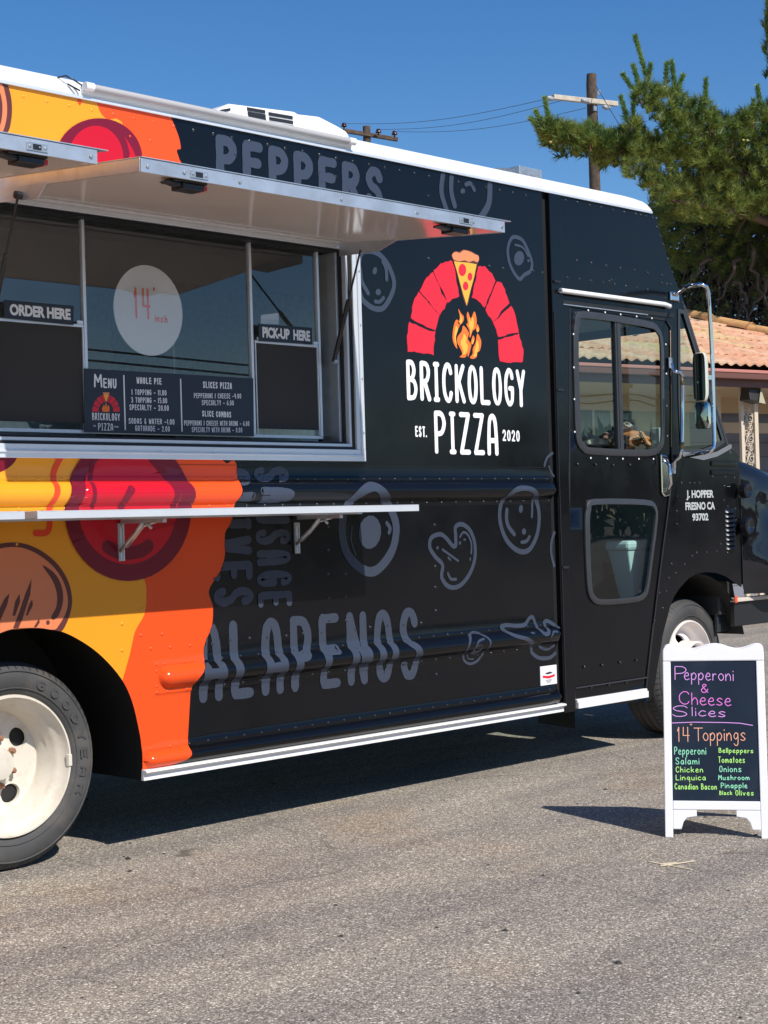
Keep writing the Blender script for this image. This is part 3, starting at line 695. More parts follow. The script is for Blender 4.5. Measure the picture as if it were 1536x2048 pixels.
lettering('PIZZA', [(612,1283),(618,1600),(1080,1300),(1080,1615)], Z5, .0240, 'white_print', gap=.26, step=.02, cols=1)
lettering('EST.', [(472,1396),(476,1476),(558,1402),(558,1480)], Z5, .0085, 'white_print', gap=.3, step=.02, cols=1, jit=0)
lettering('2020', [(1112,1424),(1114,1506),(1238,1430),(1240,1512)], Z5, .0088, 'white_print', gap=.3, step=.02, cols=1, jit=0)
# inspection sticker
st = empty
mb = MB(); a, b_ = P(*Z16(957,1610)), P(*Z16(1064,1465)); mb.box(a.x,b_.x,-.004,-.0005,a.z,b_.z); stk = mb.build('permit_sticker', mat('sticker white',(.78,.78,.80),rough=.4), T)
def flat(mb, pts, y): mb.add([(x,y,z) for x,z in pts], [tuple(range(len(pts)))])
mb = MB(); w_ = b_.x-a.x; h_ = b_.z-a.z; fr = lambda u, v: (a.x+u*w_, a.z+v*h_)
flat(mb, [fr(.13,.40),(fr(.5,.32)),fr(.87,.40),fr(.87,.52),fr(.5,.46),fr(.13,.52)], -.0048); mb.build('sticker_band', M['logored'], stk)
mb = MB(); flat(mb, [fr(.25,.62),fr(.45,.55),fr(.75,.60),fr(.6,.68),fr(.45,.66)], -.0048)
for k in range(3): flat(mb, [fr(.3+.04*k,.24-.06*k),fr(.7-.04*k,.24-.06*k),fr(.7-.04*k,.26-.06*k),fr(.3+.04*k,.26-.06*k)], -.0048)
mb.build('sticker_mark', M['dark'], stk)
# ------------------------------------------------------------------ serving window
def frame_rect(mb, x0, x1, z0, z1, w, y0, y1, wt=None):
    wt = wt or w
    mb.box(x0, x1, y0, y1, z0, z0+w); mb.box(x0, x1, y0, y1, z1-wt, z1)
    mb.box(x0, x0+w, y0+.0005, y1-.0005, z0+w, z1-wt); mb.box(x1-w, x1, y0+.0005, y1-.0005, z0+w, z1-wt)
FX1 = 1.929; FZ0 = 1.533
wf = MB(); frame_rect(wf, -.12, FX1, FZ0, 2.52, .052, -.013, -.001)
fo = wf.build('window_frame', M['alu_trim'], T, bevel=.002)
mb = MB(); frame_rect(mb, -.075, FX1-.020, FZ0+.020, 2.5, .008, -.020, -.0125); mb.build('frame_bead', M['alu_trim'], fo, bevel=.002)
mb = MB()
for i in range(8): mb.lathe([(.006,0),(.005,-.002),(0,-.003)], (-.03+.27*i,-.013,FZ0+.026), n=8)
for i in range(4): mb.lathe([(.006,0),(.005,-.002),(0,-.003)], (FX1-.012,-.013,1.66+.24*i), n=8)
mb.build('screw', M['galv'], fo, kind='stuff')
ox0, ox1, oz0, oz1 = -.068, FX1-.052, FZ0+.052, 2.5
mb = MB(); frame_rect(mb, ox0, ox1, oz0, oz1, .012, 0, .03); mb.build('gasket', M['rubber'], fo)
mb = MB(); frame_rect(mb, ox0+.012, ox1-.012, oz0+.012, oz1-.012, .014, .006, .085); mb.build('jamb_liner', M['alu_trim'], fo, bevel=.002)
mb = MB(); frame_rect(mb, ox0+.026, ox1-.026, oz0+.026, oz1-.026, .010, .03, .11); mb.build('gasket', M['rubber'], fo)
mb = MB(); mb.box(ox1-.050, ox1-.036, .045, .16, oz0+.036, oz1-.036); mb.build('jamb_track', M['alu'], fo, bevel=.002)
mb = MB(); mb.box(ox1-.036,ox1-.026,.11,.2,oz0,oz1); mb.box(ox0,ox1,.11,.2,oz0,oz0+.036); mb.build('jamb_back', M['dark'], fo)
YG = .10
gx = lambda x, y: P(x, y, YG)
gz0 = gx(600, 872).z; gz1 = 2.47
mb = MB()                                             # slim mullions and rails, each pane its own frame
def vbar(xa, xb, z0, z1, y0=YG-.012, y1=YG+.008): b = MB(); b.box(xa, xb, y0, y1, z0, z1); return b.build('mullion', M['alu_trim'], fo, bevel=.0015)
m1 = gx(165, 560).x; m2 = gx(500, 640).x; m3 = gx(636, 700).x
for m_ in (m1, m2, m3): vbar(m_-.007, m_+.007, gz0, gz1)
b = MB(); b.box(-.03, m3+.01, YG-.008, YG+.006, gz0-.012, gz0+.002); b.build('bottom_rail', M['alu_trim'], fo, bevel=.001)
def pane(x0, x1, z0, z1, m='glass', y=YG): b = MB(); b.add([(x0,y,z0),(x1,y,z0),(x1,y,z1),(x0,y,z1)], [(0,1,2,3)]); return b.build('pane', M[m], fo)
for a_, c_ in ((-.04,m1-.007),(m1+.007,m2-.007),(m2+.007,m3-.007),(m3+.007,ox1-.05)): pane(a_, c_, gz0+.002, gz1)
# order and pick-up hatches: dark insect screens with alu rails
for (xa, xb, rl, lab) in ((-.04, m1-.012, [gx(0,643).z, gx(160,655).z], 0), (m2+.012, m3-.014, [gx(505,688).z, gx(620,693).z], 1)):
    zt = sum(rl)/2
    zb = gz0+.028
    b = MB(); b.box(xa, xb, YG-.010, YG-.006, zb, zt); b.build('insect_screen', M['screen'], fo)
    b = MB(); b.box(xa, xb, YG-.016, YG-.002, zt, zt+.011); b.box(xb-.006, xb, YG-.0165, YG-.0035, zb-.026, zt-.0005); b.box(xa, xa+.004, YG-.0165, YG-.0035, zb-.026, zt-.0005)
    b.build('hatch_rail', M['alu_trim'], fo, bevel=.001)
    b = MB(); b.box(xa+.008, xa+.035, YG-.022, YG-.0165, zt+.0115, zt+.024); b.box(xb-.033, xb-.006, YG-.022, YG-.0165, zt+.0115, zt+.024); b.build('hatch_catch', M['alu_trim'], fo)
gm = lambda y: (lambda x, z, off=0: Vector((x, y-off, z)))
def board(name, q, quad, m, y, parent=T, t=.003):
    pts = xz(q, quad, y); b = MB(); b.prism(pts, y, y+t); return b.build(name, M[m], parent), pts
# small boards
bo, p_ = board('order_board', Z2, [(25,598),(442,635),(442,750),(25,708)], 'signblue', YG-.026)
xs = [p[0] for p in p_]; zs = sorted(p[1] for p in p_)
font_text('ORDER HERE', (xs[0]+.022, (zs[0]+zs[1])/2+.017, xs[1]-.016, (zs[2]+zs[3])/2-.013), gm(YG-.026), .0008, 'lettering', M['signwhite'], bo, .05, .98)
bo, p_ = board('pickup_board', Z4, [(152,808),(590,842),(592,978),(156,950)], 'signblue', YG-.026)
xs = [p[0] for p in p_]; zs = sorted(p[1] for p in p_)
font_text('PICK-UP  HERE', (xs[0]+.02, (zs[0]+zs[1])/2+.016, xs[1]-.014, (zs[2]+zs[3])/2-.013), gm(YG-.026), .0008, 'lettering', M['signwhite'], bo, .05, .98)
bo, p_ = board('caution_note', Z4, [(172,738),(318,720),(318,815),(170,812)], 'card', YG+.012, t=.001)
font_text('CAUTION HOT', (p_[0][0]+.006, p_[3][1]+.020, p_[1][0]-.004, p_[0][1]-.018), gm(YG+.012), .0008, 'lettering', M['dark'], bo, .02)
# the fourteen inch disc
dc = [P(*Z2(a, b_), YG-.012) for a, b_ in ((695,640),(1108,660),(895,388),(905,932))]
dx, dz = (dc[1].x-dc[0].x)/2, (dc[2].z-dc[3].z)/2; dcx, dcz = (dc[0].x+dc[1].x)/2, (dc[2].z+dc[3].z)/2
b = MB(); b.prism(ellipse(dcx, dcz, dx, dz, 56), YG+.003, YG+.005); disc = b.build('size_disc', M['card'], T)
def q2box(q, pts, y): v = [P(*q(*p), y) for p in pts]; return (v[0].x+v[1].x)/2, v[1].z, (v[2].x+v[3].x)/2, v[0].z, v[3].z-v[1].z
a0,b0,a1,b1,db = q2box(Z2, [(815,520),(822,708),(918,540),(918,715)], YG-.014)
mb = MB(); text(mb, '14', a0, b0, a1, b1, .009, gm(YG+.003), .0008, .5, None, 0, 1, 0, db); mb.build('lettering', M['redpen'], disc, kind='stuff'); mb = MB()
a0,b0,a1,b1,db = q2box(Z2, [(945,680),(945,728),(1022,695),(1022,738)], YG-.014)
text(mb, 'inch', a0, b0, a1, b1, .005, gm(YG+.003), .0008, .3, None, 0, 1, 0, db)
a0,b0,a1,b1,db = q2box(Z2, [(932,520),(932,545),(944,522),(944,547)], YG-.014)
text(mb, '"', a0, b0-.03, a1, b1, .004, gm(YG+.003), .0008)
mb.build('lettering', M['redpen'], disc, kind='stuff')
# menu
mbd, p_ = board('menu_board', Z2, [(505,1010),(1520,1070),(1524,1418),(508,1392)], 'signblue', YG-.020)
Ym = YG-.020; mm = gm(Ym)
def mtext(s, tl, bl, tr, br, sw, gap=.3, m='signwhite'):
    a0,b0,a1,b1,db = q2box(Z2, [tl,bl,tr,br], Ym); mb = MB()
    text(mb, s, a0, b0, a1, b1, sw, mm, .0008, gap, None, 0, 1, 0, db); return mb.build('lettering', M[m], mbd)
def mt(s, x0, y0, x1, h=34, sw=.0044, gap=.3, sl=.055): mtext(s, (x0,y0),(x0,y0+h),(x1,y0+sl*(x1-x0)),(x1,y0+h+sl*(x1-x0)*.75), sw, gap)
mt('M', 562, 1042, 612, 82, .0075); mt('ENU', 618, 1068, 698, 60, .0062)
mt('WHOLE PIE', 818, 1062, 968, 40, .0048); mt('SLICES PIZZA', 1217, 1088, 1390, 40, .0048); mt('SLICE COMBOS', 1212, 1263, 1386, 36, .0046)
for s, x0, y0, x1 in (('1 TOPPING _ 11.00',788,1135,998),('3 TOPPING _ 15.00',786,1182,1002),('SPECIALTY _ 20.00',776,1226,1012),('SODAS & WATER _1.00',771,1308,1046),('GATORADE _ 2.00',810,1352,1018)): mt(s,x0,y0,x1,34,.0034,.30,.03)
for s, x0, y0, x1 in (('PEPPERONI / CHEESE _4.00',1163,1158,1446),('SPECIALTY _ 6.00',1210,1200,1402),('PEPPERONI / CHEESE WITH DRINK _ 6.00',1104,1322,1495),('SPECIALTY WITH DRINK _ 8.00',1150,1362,1453)): mt(s,x0,y0,x1,31,.0030,.30,.012)
mt('BRICKOLOGY', 552, 1276, 718, 44, .0034, .3, .04); mt('PIZZA', 588, 1338, 678, 44, .0036, .3, .04)
mt('EST.', 560, 1350, 575, 10, .0014); mt('2020', 686, 1355, 710, 10, .0014)
for (x0, y0, x1, y1) in ((738,1050,744,1380),(1079,1072,1085,1390)):
    mb = MB(); p0 = P(*Z2(x0,y0),Ym); p1 = P(*Z2(x1,y1),Ym); mb.add([(p0.x,Ym-.001,p1.z),(p0.x+.006,Ym-.001,p1.z),(p0.x+.006,Ym-.001,p0.z),(p0.x,Ym-.001,p0.z)],[(0,1,2,3)]); mb.build('divider_line', M['signwhite'], mbd)
# small emblem on the menu: bricks, slice, flames
lz = lambda u, v: (lambda p: (p.x, p.z))(P(*Z2(552+166*u, 1152+124*v), Ym))
for k in range(8):
    a_ = math.pi*(k/8+.01); c_ = math.pi*((k+1)/8-.01)
    if k in (3,4):
        a_, c_ = (math.pi*.385, math.pi*.47) if k == 3 else (math.pi*.53, math.pi*.615)
    pts = [lz(.5-.5*math.cos(t), .97-.85*math.sin(t)) for t in (a_, (a_+c_)/2, c_)] + [lz(.5-.27*math.cos(t), .97-.50*math.sin(t)) for t in (c_, a_)]
    mb = MB(); flat(mb, pts, Ym-.001); mb.build('emblem_brick', M['logored'], mbd)
mb = MB(); flat(mb, [lz(.40,.1),lz(.60,.1),lz(.5,.5)], Ym-.0018); mb.build('pizza_slice', M['cheese'], mbd)
mb = MB(); flat(mb, [lz(.38,.02),lz(.62,.02),lz(.60,.13),lz(.40,.13)], Ym-.0021); mb.build('pizza_crust', M['crust'], mbd)
mb = MB()
for a_, b_ in ((.42,.6),(.5,.5),(.58,.62)): flat(mb, [lz(a_-.05,.95),lz(a_-.07,.8),lz(a_,b_),lz(a_+.05,.78),lz(a_+.03,.97)], Ym-.001-(a_-.4)*.004)
mb.build('flame', M['flame_o'], mbd)

# kitchen behind the glass
def inner():
    b = MB(); b.box(-1.65,3.1,2.2,2.24,.6,2.86); b.build('kitchen_wall', M['interior'], T)
    b = MB(); b.box(-1.65,3.1,.02,2.2,2.86,2.88); b.build('kitchen_ceiling', M['interior'], T)
    b = MB(); b.box(.80,3.1,.03,2.2,.602,.62); b.box(-1.65,.7999,.03,2.2,.916,.93); b.build('kitchen_floor', M['dark'], T)
    b = MB(); b.box(3.06,3.1,.02,.75,.62,2.86); b.box(3.06,3.1,1.75,2.2,.62,2.86); b.box(3.06,3.1,.7501,1.7499,2.5,2.86); b.build('partition_wall', M['interior'], T)
    b = MB(); b.box(-1.66,-1.62,.02,2.2,.62,2.86); b.build('partition_wall', M['interior'], T)
    b = MB(); b.box(-1.5,3.0,1.85,2.2,2.05,2.08); b.build('wall_shelf', M['galv'], T)
    b = MB(); b.box(-1.5,2.4,.45,1.0,1.28,1.31); b.build('work_counter', M['galv'], T)
    b = MB(); b.box(1.9,2.9,1.3,2.2,.62,2.5); b.build('refrigerator', M['galv'], T, bevel=.01)
    b = MB(); b.box(.2,1.4,1.3,2.1,.931,1.62); b.box(.15,1.45,1.35,2.1,1.63,1.95); b.build('pizza_oven', M['galv'], T, bevel=.01)
inner()
def thing_box(name, dims, loc, m, label, cat, group=None, bevel=.004):
    b = MB(); b.box(0,dims[0],0,dims[1],0,dims[2]); b.box(-.004,dims[0]+.004,-.004,dims[1]+.004,dims[2]*.82,dims[2]+.003)
    o = b.build(name, m, None, bevel=bevel); o.location = loc; tag(o, label, cat, group); return o
mc = mat('pizza box board', (.50,.46,.42), rough=.8); mp2 = mat('clear bag plastic', (.55,.56,.55), rough=.25)
for k in range(5):
    thing_box('pizza_box', (.36,.34,.045), (1.72+.01*(k%2),1.82,2.082+.05*k), mc, ('lowest','second lowest','middle','second highest','topmost')[k]+' of five pale pizza boxes stacked behind the service glass', 'box', 'pizza boxes stacked on the kitchen shelf')
bb = MB()                                              # crumpled bag on the kitchen shelf
for j in range(9):
    for i in range(16):
        a = 2*math.pi*i/16; r = (.20*(1-.55*(j/8)**2))*(1+.18*math.sin(a*5+j*1.7)*rnd()); bb.v.append((r*math.cos(a)*1.3, r*math.sin(a)*.7, j*.045))
for j in range(8):
    for i in range(16): bb.f.append((j*16+i, j*16+(i+1)%16, (j+1)*16+(i+1)%16, (j+1)*16+i)); bb.m.append(0)
bb.f.append(tuple(range(8*16,9*16))); bb.m.append(0)
o = bb.build('plastic_bag', mp2, None, smooth=True); o.location = (.55,2.0,2.082); tag(o, 'crumpled clear plastic bag of supplies on the shelf behind the order window', 'bag')
b = MB(); b.tube([(0,0,0),(.26,.05,0)], [.05,.05], n=16); b.cur = 1; b.tube([(.26,.05,0),(.34,.065,0)], [.052,.052], n=16)
o = b.build('wrap_roll', [mat('dark film roll',(.04,.06,.11),rough=.4), mat('yellow label',(.70,.45,.08),rough=.6)], None, smooth=True, angle=40); o.location = (-.05,1.95,2.134); tag(o, 'dark roll with a yellow label lying left of the plastic bag', 'roll')

# ------------------------------------------------------------------ awning
AZO, AZI = 2.449, 2.532      # top height outer / inner
def slab(name, x0, x1, y0, y1, zo, zi, t, m, parent, bevel=.0015):
    b = MB(); f_ = lambda y: AZO+(AZI-AZO)*(y+.95)/.93
    b.add([(x0,y0,f_(y0)-t-zo),(x1,y0,f_(y0)-t-zo),(x1,y1,f_(y1)-t-zo),(x0,y1,f_(y1)-t-zo),(x0,y0,f_(y0)-zo),(x1,y0,f_(y0)-zo),(x1,y1,f_(y1)-zo),(x0,y1,f_(y1)-zo)],
          [(0,3,2,1),(4,5,6,7),(0,1,5,4),(1,2,6,5),(2,3,7,6),(3,0,4,7)]); return b.build(name, M[m], parent, bevel=bevel)
def awning(x0, x1, over):
    pan = slab('awning_panel', x0+.003, x1-.003, -.947, -.02, .003, 0, .041, 'under', T, 0)
    slab('awning_edge', x0, x1, -.95, -.945, 0, 0, .0465, 'alu', pan)
    slab('awning_edge', x0-.002, x0+.003, -.944, -.03, .0005, 0, .0455, 'alu', pan)
    slab('awning_edge', x1-.003, x1+.002, -.944, -.03, .0005, 0, .0455, 'alu', pan)
    slab('awning_skin', x0, x1+over, -.953, -.03, -.004, 0, .003, 'alu', pan, 0)
    slab('underside_seam', x0+.003, x1-.003, -.12, -.112, .0445, 0, .003, 'alu', pan, 0)
    return pan
aw = awning(.005, 1.812, .035); aw2 = awning(-1.9, -.165, .04)
def latch(x, par):
    b = MB(); b.prism([(x-.035,AZO-.012),(x+.04,AZO-.012),(x+.04,AZO-.038),(x-.035,AZO-.038)], -.9535, -.950); b.build('strike_plate', M['galv'], par, bevel=.001)
    b = MB(); b.prism([(x-.014,AZO-.017),(x+.016,AZO-.017),(x+.016,AZO-.034),(x-.014,AZO-.034)], -.9545, -.9530); b.build('strike_slot', M['plastic'], par)
    b = MB()
    for d in (-.025,.03): b.lathe([(.006,0),(.005,-.002),(0,-.003)], (x+d,-.9535,AZO-.025), n=8)
    b.build('screw', M['galv'], par, kind='stuff')
    b = MB(); y0 = -.93; zt = AZO-.040
    b.box(x-.085,x+.055,y0,y0+.075,zt-.010,zt); b.box(x-.045,x+.045,y0+.005,y0+.07,zt-.030,zt-.0102); b.prism([(x-.115,zt-.012),(x-.085,zt-.004),(x-.045,zt-.011),(x-.045,zt-.024)], y0+.012, y0+.05)
    lt = b.build('latch', M['plastic'], par, bevel=.003)
    b = MB(); b.box(x+.046,x+.062,y0+.01,y0+.06,zt-.026,zt-.0102); b.build('latch_tab', M['redplastic'], lt, bevel=.002)
latch(P(*Z1(1190,728),-.95).x, aw); latch(P(*Z3(1235,605),-.95).x, aw); latch(P(*Z1(217,562),-.95).x, aw2)
for par, xs_ in ((aw,(.03,.18,.42,.9,1.3,1.62,1.795)),(aw2,(-.19,-.38,-.62))):
    b = MB()
    for x in xs_: b.lathe([(.007,0),(.006,-.003),(0,-.004)], (x,-.951,AZO-.025), n=8)
    b.build('screw', M['galv'], par, kind='stuff')
# hinge rail above the window
b = MB(); b.box(-.12,1.93,-.030,-.003,2.536,2.556); b.build('awning_hinge', M['alu'], T, bevel=.002)
b = MB(); b.box(-.07,1.88,.0,.10,2.47,2.50); b.build('window_head', M['dark'], T)
# gas struts and their brackets
def strut(px_top, px_bot, yt, yb, brx):
    a = P(*px_top, yt); c = P(*px_bot, yb); m_ = a.lerp(c, .44)
    s_ = MB(); s_.tube([a, m_], .0045, n=10); rod = s_.build('gas_strut', M['plastic'], aw, smooth=True, angle=40)
    s_ = MB(); s_.tube([m_, m_.lerp(c,.02), c], [.0085,.0105,.0105], n=12); s_.build('strut_cylinder', M['plastic'], rod, smooth=True, angle=40)
    s_ = MB(); s_.lathe([(.016,-.008),(.016,.008),(0,.009)], c, n=12, axis='x'); s_.lathe([(0,-.009),(.016,-.008)], c, n=12, axis='x'); s_.build('ball_joint', M['galv'], rod, smooth=True, angle=40)
    return a, c
a, c = strut((721,500), (668,722), -.26, .05, 0)
zb = lambda y: AZO-.044+(AZI-AZO)*(y+.95)/.93
b = MB(); b.add([(1.79,-.38,zb(-.38)),(1.79,-.02,zb(-.02)),(1.79,-.02,zb(-.02)-.055),(1.79,-.26,zb(-.26)-.045),(1.794,-.38,zb(-.38)),(1.794,-.02,zb(-.02)),(1.794,-.02,zb(-.02)-.055),(1.794,-.26,zb(-.26)-.045)],
     [(0,1,2,3),(7,6,5,4),(0,3,7,4),(3,2,6,7),(2,1,5,6)]); b.build('strut_bracket', M['alu'], aw)
a, c = strut((36,392), (-18,650), -.30, .05, 0)
b = MB(); y_ = a.x+.012
b.add([(y_,-.46,zb(-.46)),(y_,-.14,zb(-.14)),(y_,-.16,zb(-.16)-.05),(y_,-.40,zb(-.4)-.05),(y_+.003,-.46,zb(-.46)),(y_+.003,-.14,zb(-.14)),(y_+.003,-.16,zb(-.16)-.05),(y_+.003,-.40,zb(-.4)-.05)],
     [(0,1,2,3),(7,6,5,4),(0,3,7,4),(3,2,6,7),(2,1,5,6)]); b.build('strut_bracket', M['alu'], aw)
b = MB(); b.lathe([(0,-.014),(.014,-.013),(.014,.013),(0,.014)], (a.x+.002, -.30, zb(-.3)-.034), n=14, axis='x'); b.build('strut_pivot', M['plastic'], aw, smooth=True, angle=40)

# ------------------------------------------------------------------ shelf
SD = .365
sx0, sx1 = P(75,1033,-SD).x, P(838,1015,-SD).x; sz1, sz0 = P(838,1009,-SD).z, P(838,1022,-SD).z
def shelf(x0, x1):
    b = MB(); b.box(x0, x1, -SD, -.008, sz1-.003, sz1); b.box(x0, x1, -SD, -SD+.004, sz0, sz1-.0032); b.box(x0, x0+.004, -SD+.0042, -.008, sz0+.003, sz1-.0032); b.box(x1-.004, x1, -SD+.0042, -.008, sz0+.003, sz1-.0032)
    b.box(x0+.004, x1-.004, -SD+.0042, -SD+.03, sz0, sz0+.003)
    return b.build('serving_shelf', M['alu_trim'], T, bevel=.001)
sh = shelf(sx0, sx1); sh2 = shelf(-1.6, P(50,1036,-SD).x)
b = MB(); b.box(sx0,sx1,-.02,-.004,sz0-.004,sz1+.001); b.build('shelf_hinge', M['alu'], sh)
for xp, yt, yb_ in ((242,1046,1122),(594,1045,1107)):
    t = P(xp, yt, -.012); d = P(xp, yb_, -.012); x = t.x
    b = MB(); b.box(x-.014,x+.014,-.013,-.003,d.z,t.z); b.box(x-.010,x-.005,-.017,-.0132,d.z+.002,t.z-.002); b.box(x+.005,x+.010,-.017,-.0132,d.z+.002,t.z-.002); br = b.build('bracket_rail', M['alu'], sh, bevel=.001)
    b = MB(); z_ = sz0-.012
    b.box(x-.009,x+.009,-.285,-.02,z_-.010,z_+.006); b.build('bracket_arm', M['alu'], sh, bevel=.002)
    b = MB(); b.tube([(x-.012,-.02,z_-.115),(x-.012,-.06,z_-.085),(x-.012,-.12,z_-.045),(x-.012,-.165,z_-.008)], .007, n=8); b.tube([(x+.010,-.03,z_-.10),(x+.010,-.08,z_-.065),(x+.010,-.14,z_-.02),(x+.010,-.215,z_-.006)], .006, n=8)
    b.tube([(x,-.17,z_-.008),(x,-.20,z_-.03)], .006, n=8); b.build('bracket_link', M['alu'], sh, smooth=True)
    b = MB()
    for dz_ in (-.012,-.10): b.lathe([(.006,0),(.005,-.003),(0,-.004)], (x,-.017,t.z+dz_), n=8)
    b.build('screw', M['galv'], sh, kind='stuff')

# ------------------------------------------------------------------ wheels
def tyre_prof(R):
    return [(.262,.035),(.266,.008),(.280,-.002),(.300,-.010),(.325,-.013),(.345,-.010),(R-.024,-.002),(R-.014,.012),(R-.004,.026),(R,.045),(R,.185),(R-.004,.205),(R-.024,.228),(.33,.238),(.27,.225),(.262,.20)]
def wheel(name, cx_, yw, R, front, x_steer=0):
    w = bpy.data.objects.new(name, None); link(w, T); w.location = (cx_, yw, R)
    b = MB(); pr = tyre_prof(R); b.lathe(pr, (0,0,0), n=96); ty = b.build('tyre', M['tyre'], w, smooth=True, angle=50)
    b = MB()
    for r0, y0 in ((.288,-.0085),(.352,-.0095)): b.lathe([(r0,y0+.002),(r0+.002,y0-.002),(r0+.005,y0-.002),(r0+.007,y0+.003)], (0,0,0), n=96)
    b.build('sidewall_ridge', M['tyre'], ty, smooth=True)
    b = MB()
    for k in range(72):
        a = 2*math.pi*k/72+rnd()*.01; c_, s_ = math.cos(a), math.sin(a); t = .0022
        pts = []
        for (r, y) in ((R-.026,-.0045),(R-.013,.0105),(R+.0012,.04),(R+.0012,.07)):
            for sg in (-t, t): pts.append((r*c_-sg*s_, y, r*s_+sg*c_))
        b.add(pts, [(0,1,3,2),(2,3,5,4),(4,5,7,6)])
    b.build('tread_sipe', M['rubber'], ty, kind='stuff')
    b = MB()
    for yy in (.075,.115,.155): b.lathe([(R+.0006,yy-.004),(R+.0006,yy+.004)], (0,0,0), n=72)
    b.build('tread_groove', M['rubber'], ty)
    rm = 'fwhite' if front else 'rim'
    b = MB()
    if front:
        b.lathe([(.262,.03),(.266,.004),(.262,-.006),(.256,-.006),(.252,.004),(.246,.022),(.236,.032),(.226,.045),(.220,.065),(.206,.078),(.198,.074)], (0,0,0), n=72)
    else:
        b.lathe([(.262,.03),(.267,.004),(.263,-.006),(.256,-.006),(.252,.004),(.247,.022),(.234,.036),(.222,.052),(.217,.085),(.205,.10),(.203,.125),(.200,.135)], (0,0,0), n=72)
    rim = b.build('rim', M[rm], w, smooth=True, angle=60)
    if front: cone = lambda r: .074-(.198-r)*.95 if r < .198 else .074
    else: cone = lambda r: .135+(.2-r)*.22
    R1 = .198 if front else .2; R0 = .105
    holes = [ellipse((.152)*math.cos(math.radians(a)), (.152)*math.sin(math.radians(a)), .042, .034, 22, math.radians(a+90)) for a in ((100,190,280,10) if front else (34,124,214,304))]
    ann = [ (r*math.cos(t*2*math.pi/40), r*math.sin(t*2*math.pi/40)) for r in (.120,.135,.17,.187) for t in range(40)]
    pts = []
    eds = []
    def addl(l):
        bb_ = len(pts); n_ = len(l); pts.extend(l); eds.extend([(bb_+i, bb_+(i+1)%n_) for i in range(n_)])
    o_, i_ = ellipse(0,0,R1,R1,72), ellipse(0,0,R0,R0,40)
    addl(o_); addl(i_)
    for h in holes: addl(h)
    pts += [p for p in ann if not any(inside(p,h) for h in holes) and all(math.dist(p,q) > .006 for h in holes for q in h)]
    v, e_, f_, *_r = delaunay_2d_cdt([Vector(p) for p in pts], eds, [], 0, 1e-6)
    b = MB(); b.v = [(p.x, cone(p.length), p.y) for p in v]
    for t in f_:
        c_ = sum((v[i] for i in t), Vector((0,0)))/3
        if R0*.99 < c_.length < R1 and not any(inside(c_,h) for h in holes): b.f.append(tuple(t)); b.m.append(0)
    dk = b.build('wheel_disc', M[rm], w, smooth=True, angle=50)
    b = MB()
    for h in holes:
        bb_ = len(b.v); n_ = len(h); cx2 = sum(p[0] for p in h)/n_; cz2 = sum(p[1] for p in h)/n_
        for p in h: b.v.append((p[0], cone(math.hypot(*p)), p[1]))
        for p in h: b.v.append((cx2+(p[0]-cx2)*.93, cone(math.hypot(*p))+.014, cz2+(p[1]-cz2)*.93))
        for i in range(n_): b.f.append((bb_+i, bb_+(i+1)%n_, bb_+n_+(i+1)%n_, bb_+n_+i)); b.m.append(0)
    b.build('hole_lip', M[rm], dk, smooth=True)
    b = MB(); b.lathe([(.24,.16),(0,.165)], (0,0,0), n=40); b.build('brake_drum', M['chassis'], w)
    y0 = cone(R0)
    b = MB()
    if front: b.lathe([(.110,y0+.004),(.105,y0-.006),(.098,y0-.012),(.092,y0-.012),(.088,y0-.03),(.075,y0-.045),(.040,y0-.055),(.0,y0-.056)], (0,0,0), n=40); b.lathe([(.150,y0+.05),(.146,y0-.030),(.138,y0-.036),(.128,y0-.030),(.124,y0+.01)], (0,0,0), n=48); b.build('hub', M['fwhite'], w, smooth=True, angle=40)
    else: b.lathe([(.112,y0+.004),(.108,y0-.010),(.085,y0-.014),(.066,y0-.03),(.062,y0-.075),(.055,y0-.09),(.03,y0-.095),(0,y0-.095)], (0,0,0), n=40); b.build('hub', M['rim'], w, smooth=True, angle=40)
    for k in range(8):
        a = 2*math.pi*(k+.5)/8; r_ = .098 if not front else .055
        b = MB(); c0 = (r_*math.cos(a), y0-(.012 if not front else .05), r_*math.sin(a)); b.lathe([(.013,.0),(.012,-.022),(.007,-.03),(0,-.031)], c0, n=6); b.build('lug_nut', M['rust'], w)
    if front:
        b = MB(); b.lathe([(.028,y0-.05),(.024,y0-.068),(0,y0-.072)], (0,0,0), n=20); b.build('hub_cap', mat('hub centre',(.42,.50,.42),rough=.5,vary=.4,vscale=40), w, smooth=True)
    else:
        b = MB(); a = math.radians(-2)
        b.add([(.250,-.010,-.03),(.264,-.012,-.03),(.264,-.012,.015),(.250,-.010,.015),(.246,.004,-.03),(.262,.0,-.03),(.262,.0,.015),(.246,.004,.015)], [(0,1,2,3),(4,7,6,5),(0,3,7,4),(1,5,6,2),(3,2,6,7),(0,4,5,1)]); b.build('balance_weight', M['rim'], w, bevel=.002)
    return w, ty
rcx = P(190,1525,.15).x-.389
rw, rty = wheel('rear_wheel', rcx, .133, .389, False)
for i, ch in enumerate('GOODYEAR'):
    b = MB()
    a = math.radians(66-i*12.6)
    def mpf(u, v, off, a=a):
        r = .302+v; t = a-u/.325; return (r*math.cos(t), -.0145-off, r*math.sin(t))
    glyph(b, ch, -.018, 0, .042, .036, .009, mpf, .0008, step=.01)
    b.build('sidewall_letter', M['tyre_letter'], rty, smooth=True, kind='stuff')
fcx = P(1443,1290,.15).x-.389+.03
fw, fty = wheel('front_wheel', fcx, .133, .389, True)
fw.rotation_euler = (0,0,math.radians(5))
print('wheels', rcx, fcx)
for y in (.40, 1.93):
    b = MB(); b.lathe(tyre_prof(.389), (rcx,y,.389), n=48); b.build('inner_tyre', M['tyre'], T, smooth=True)
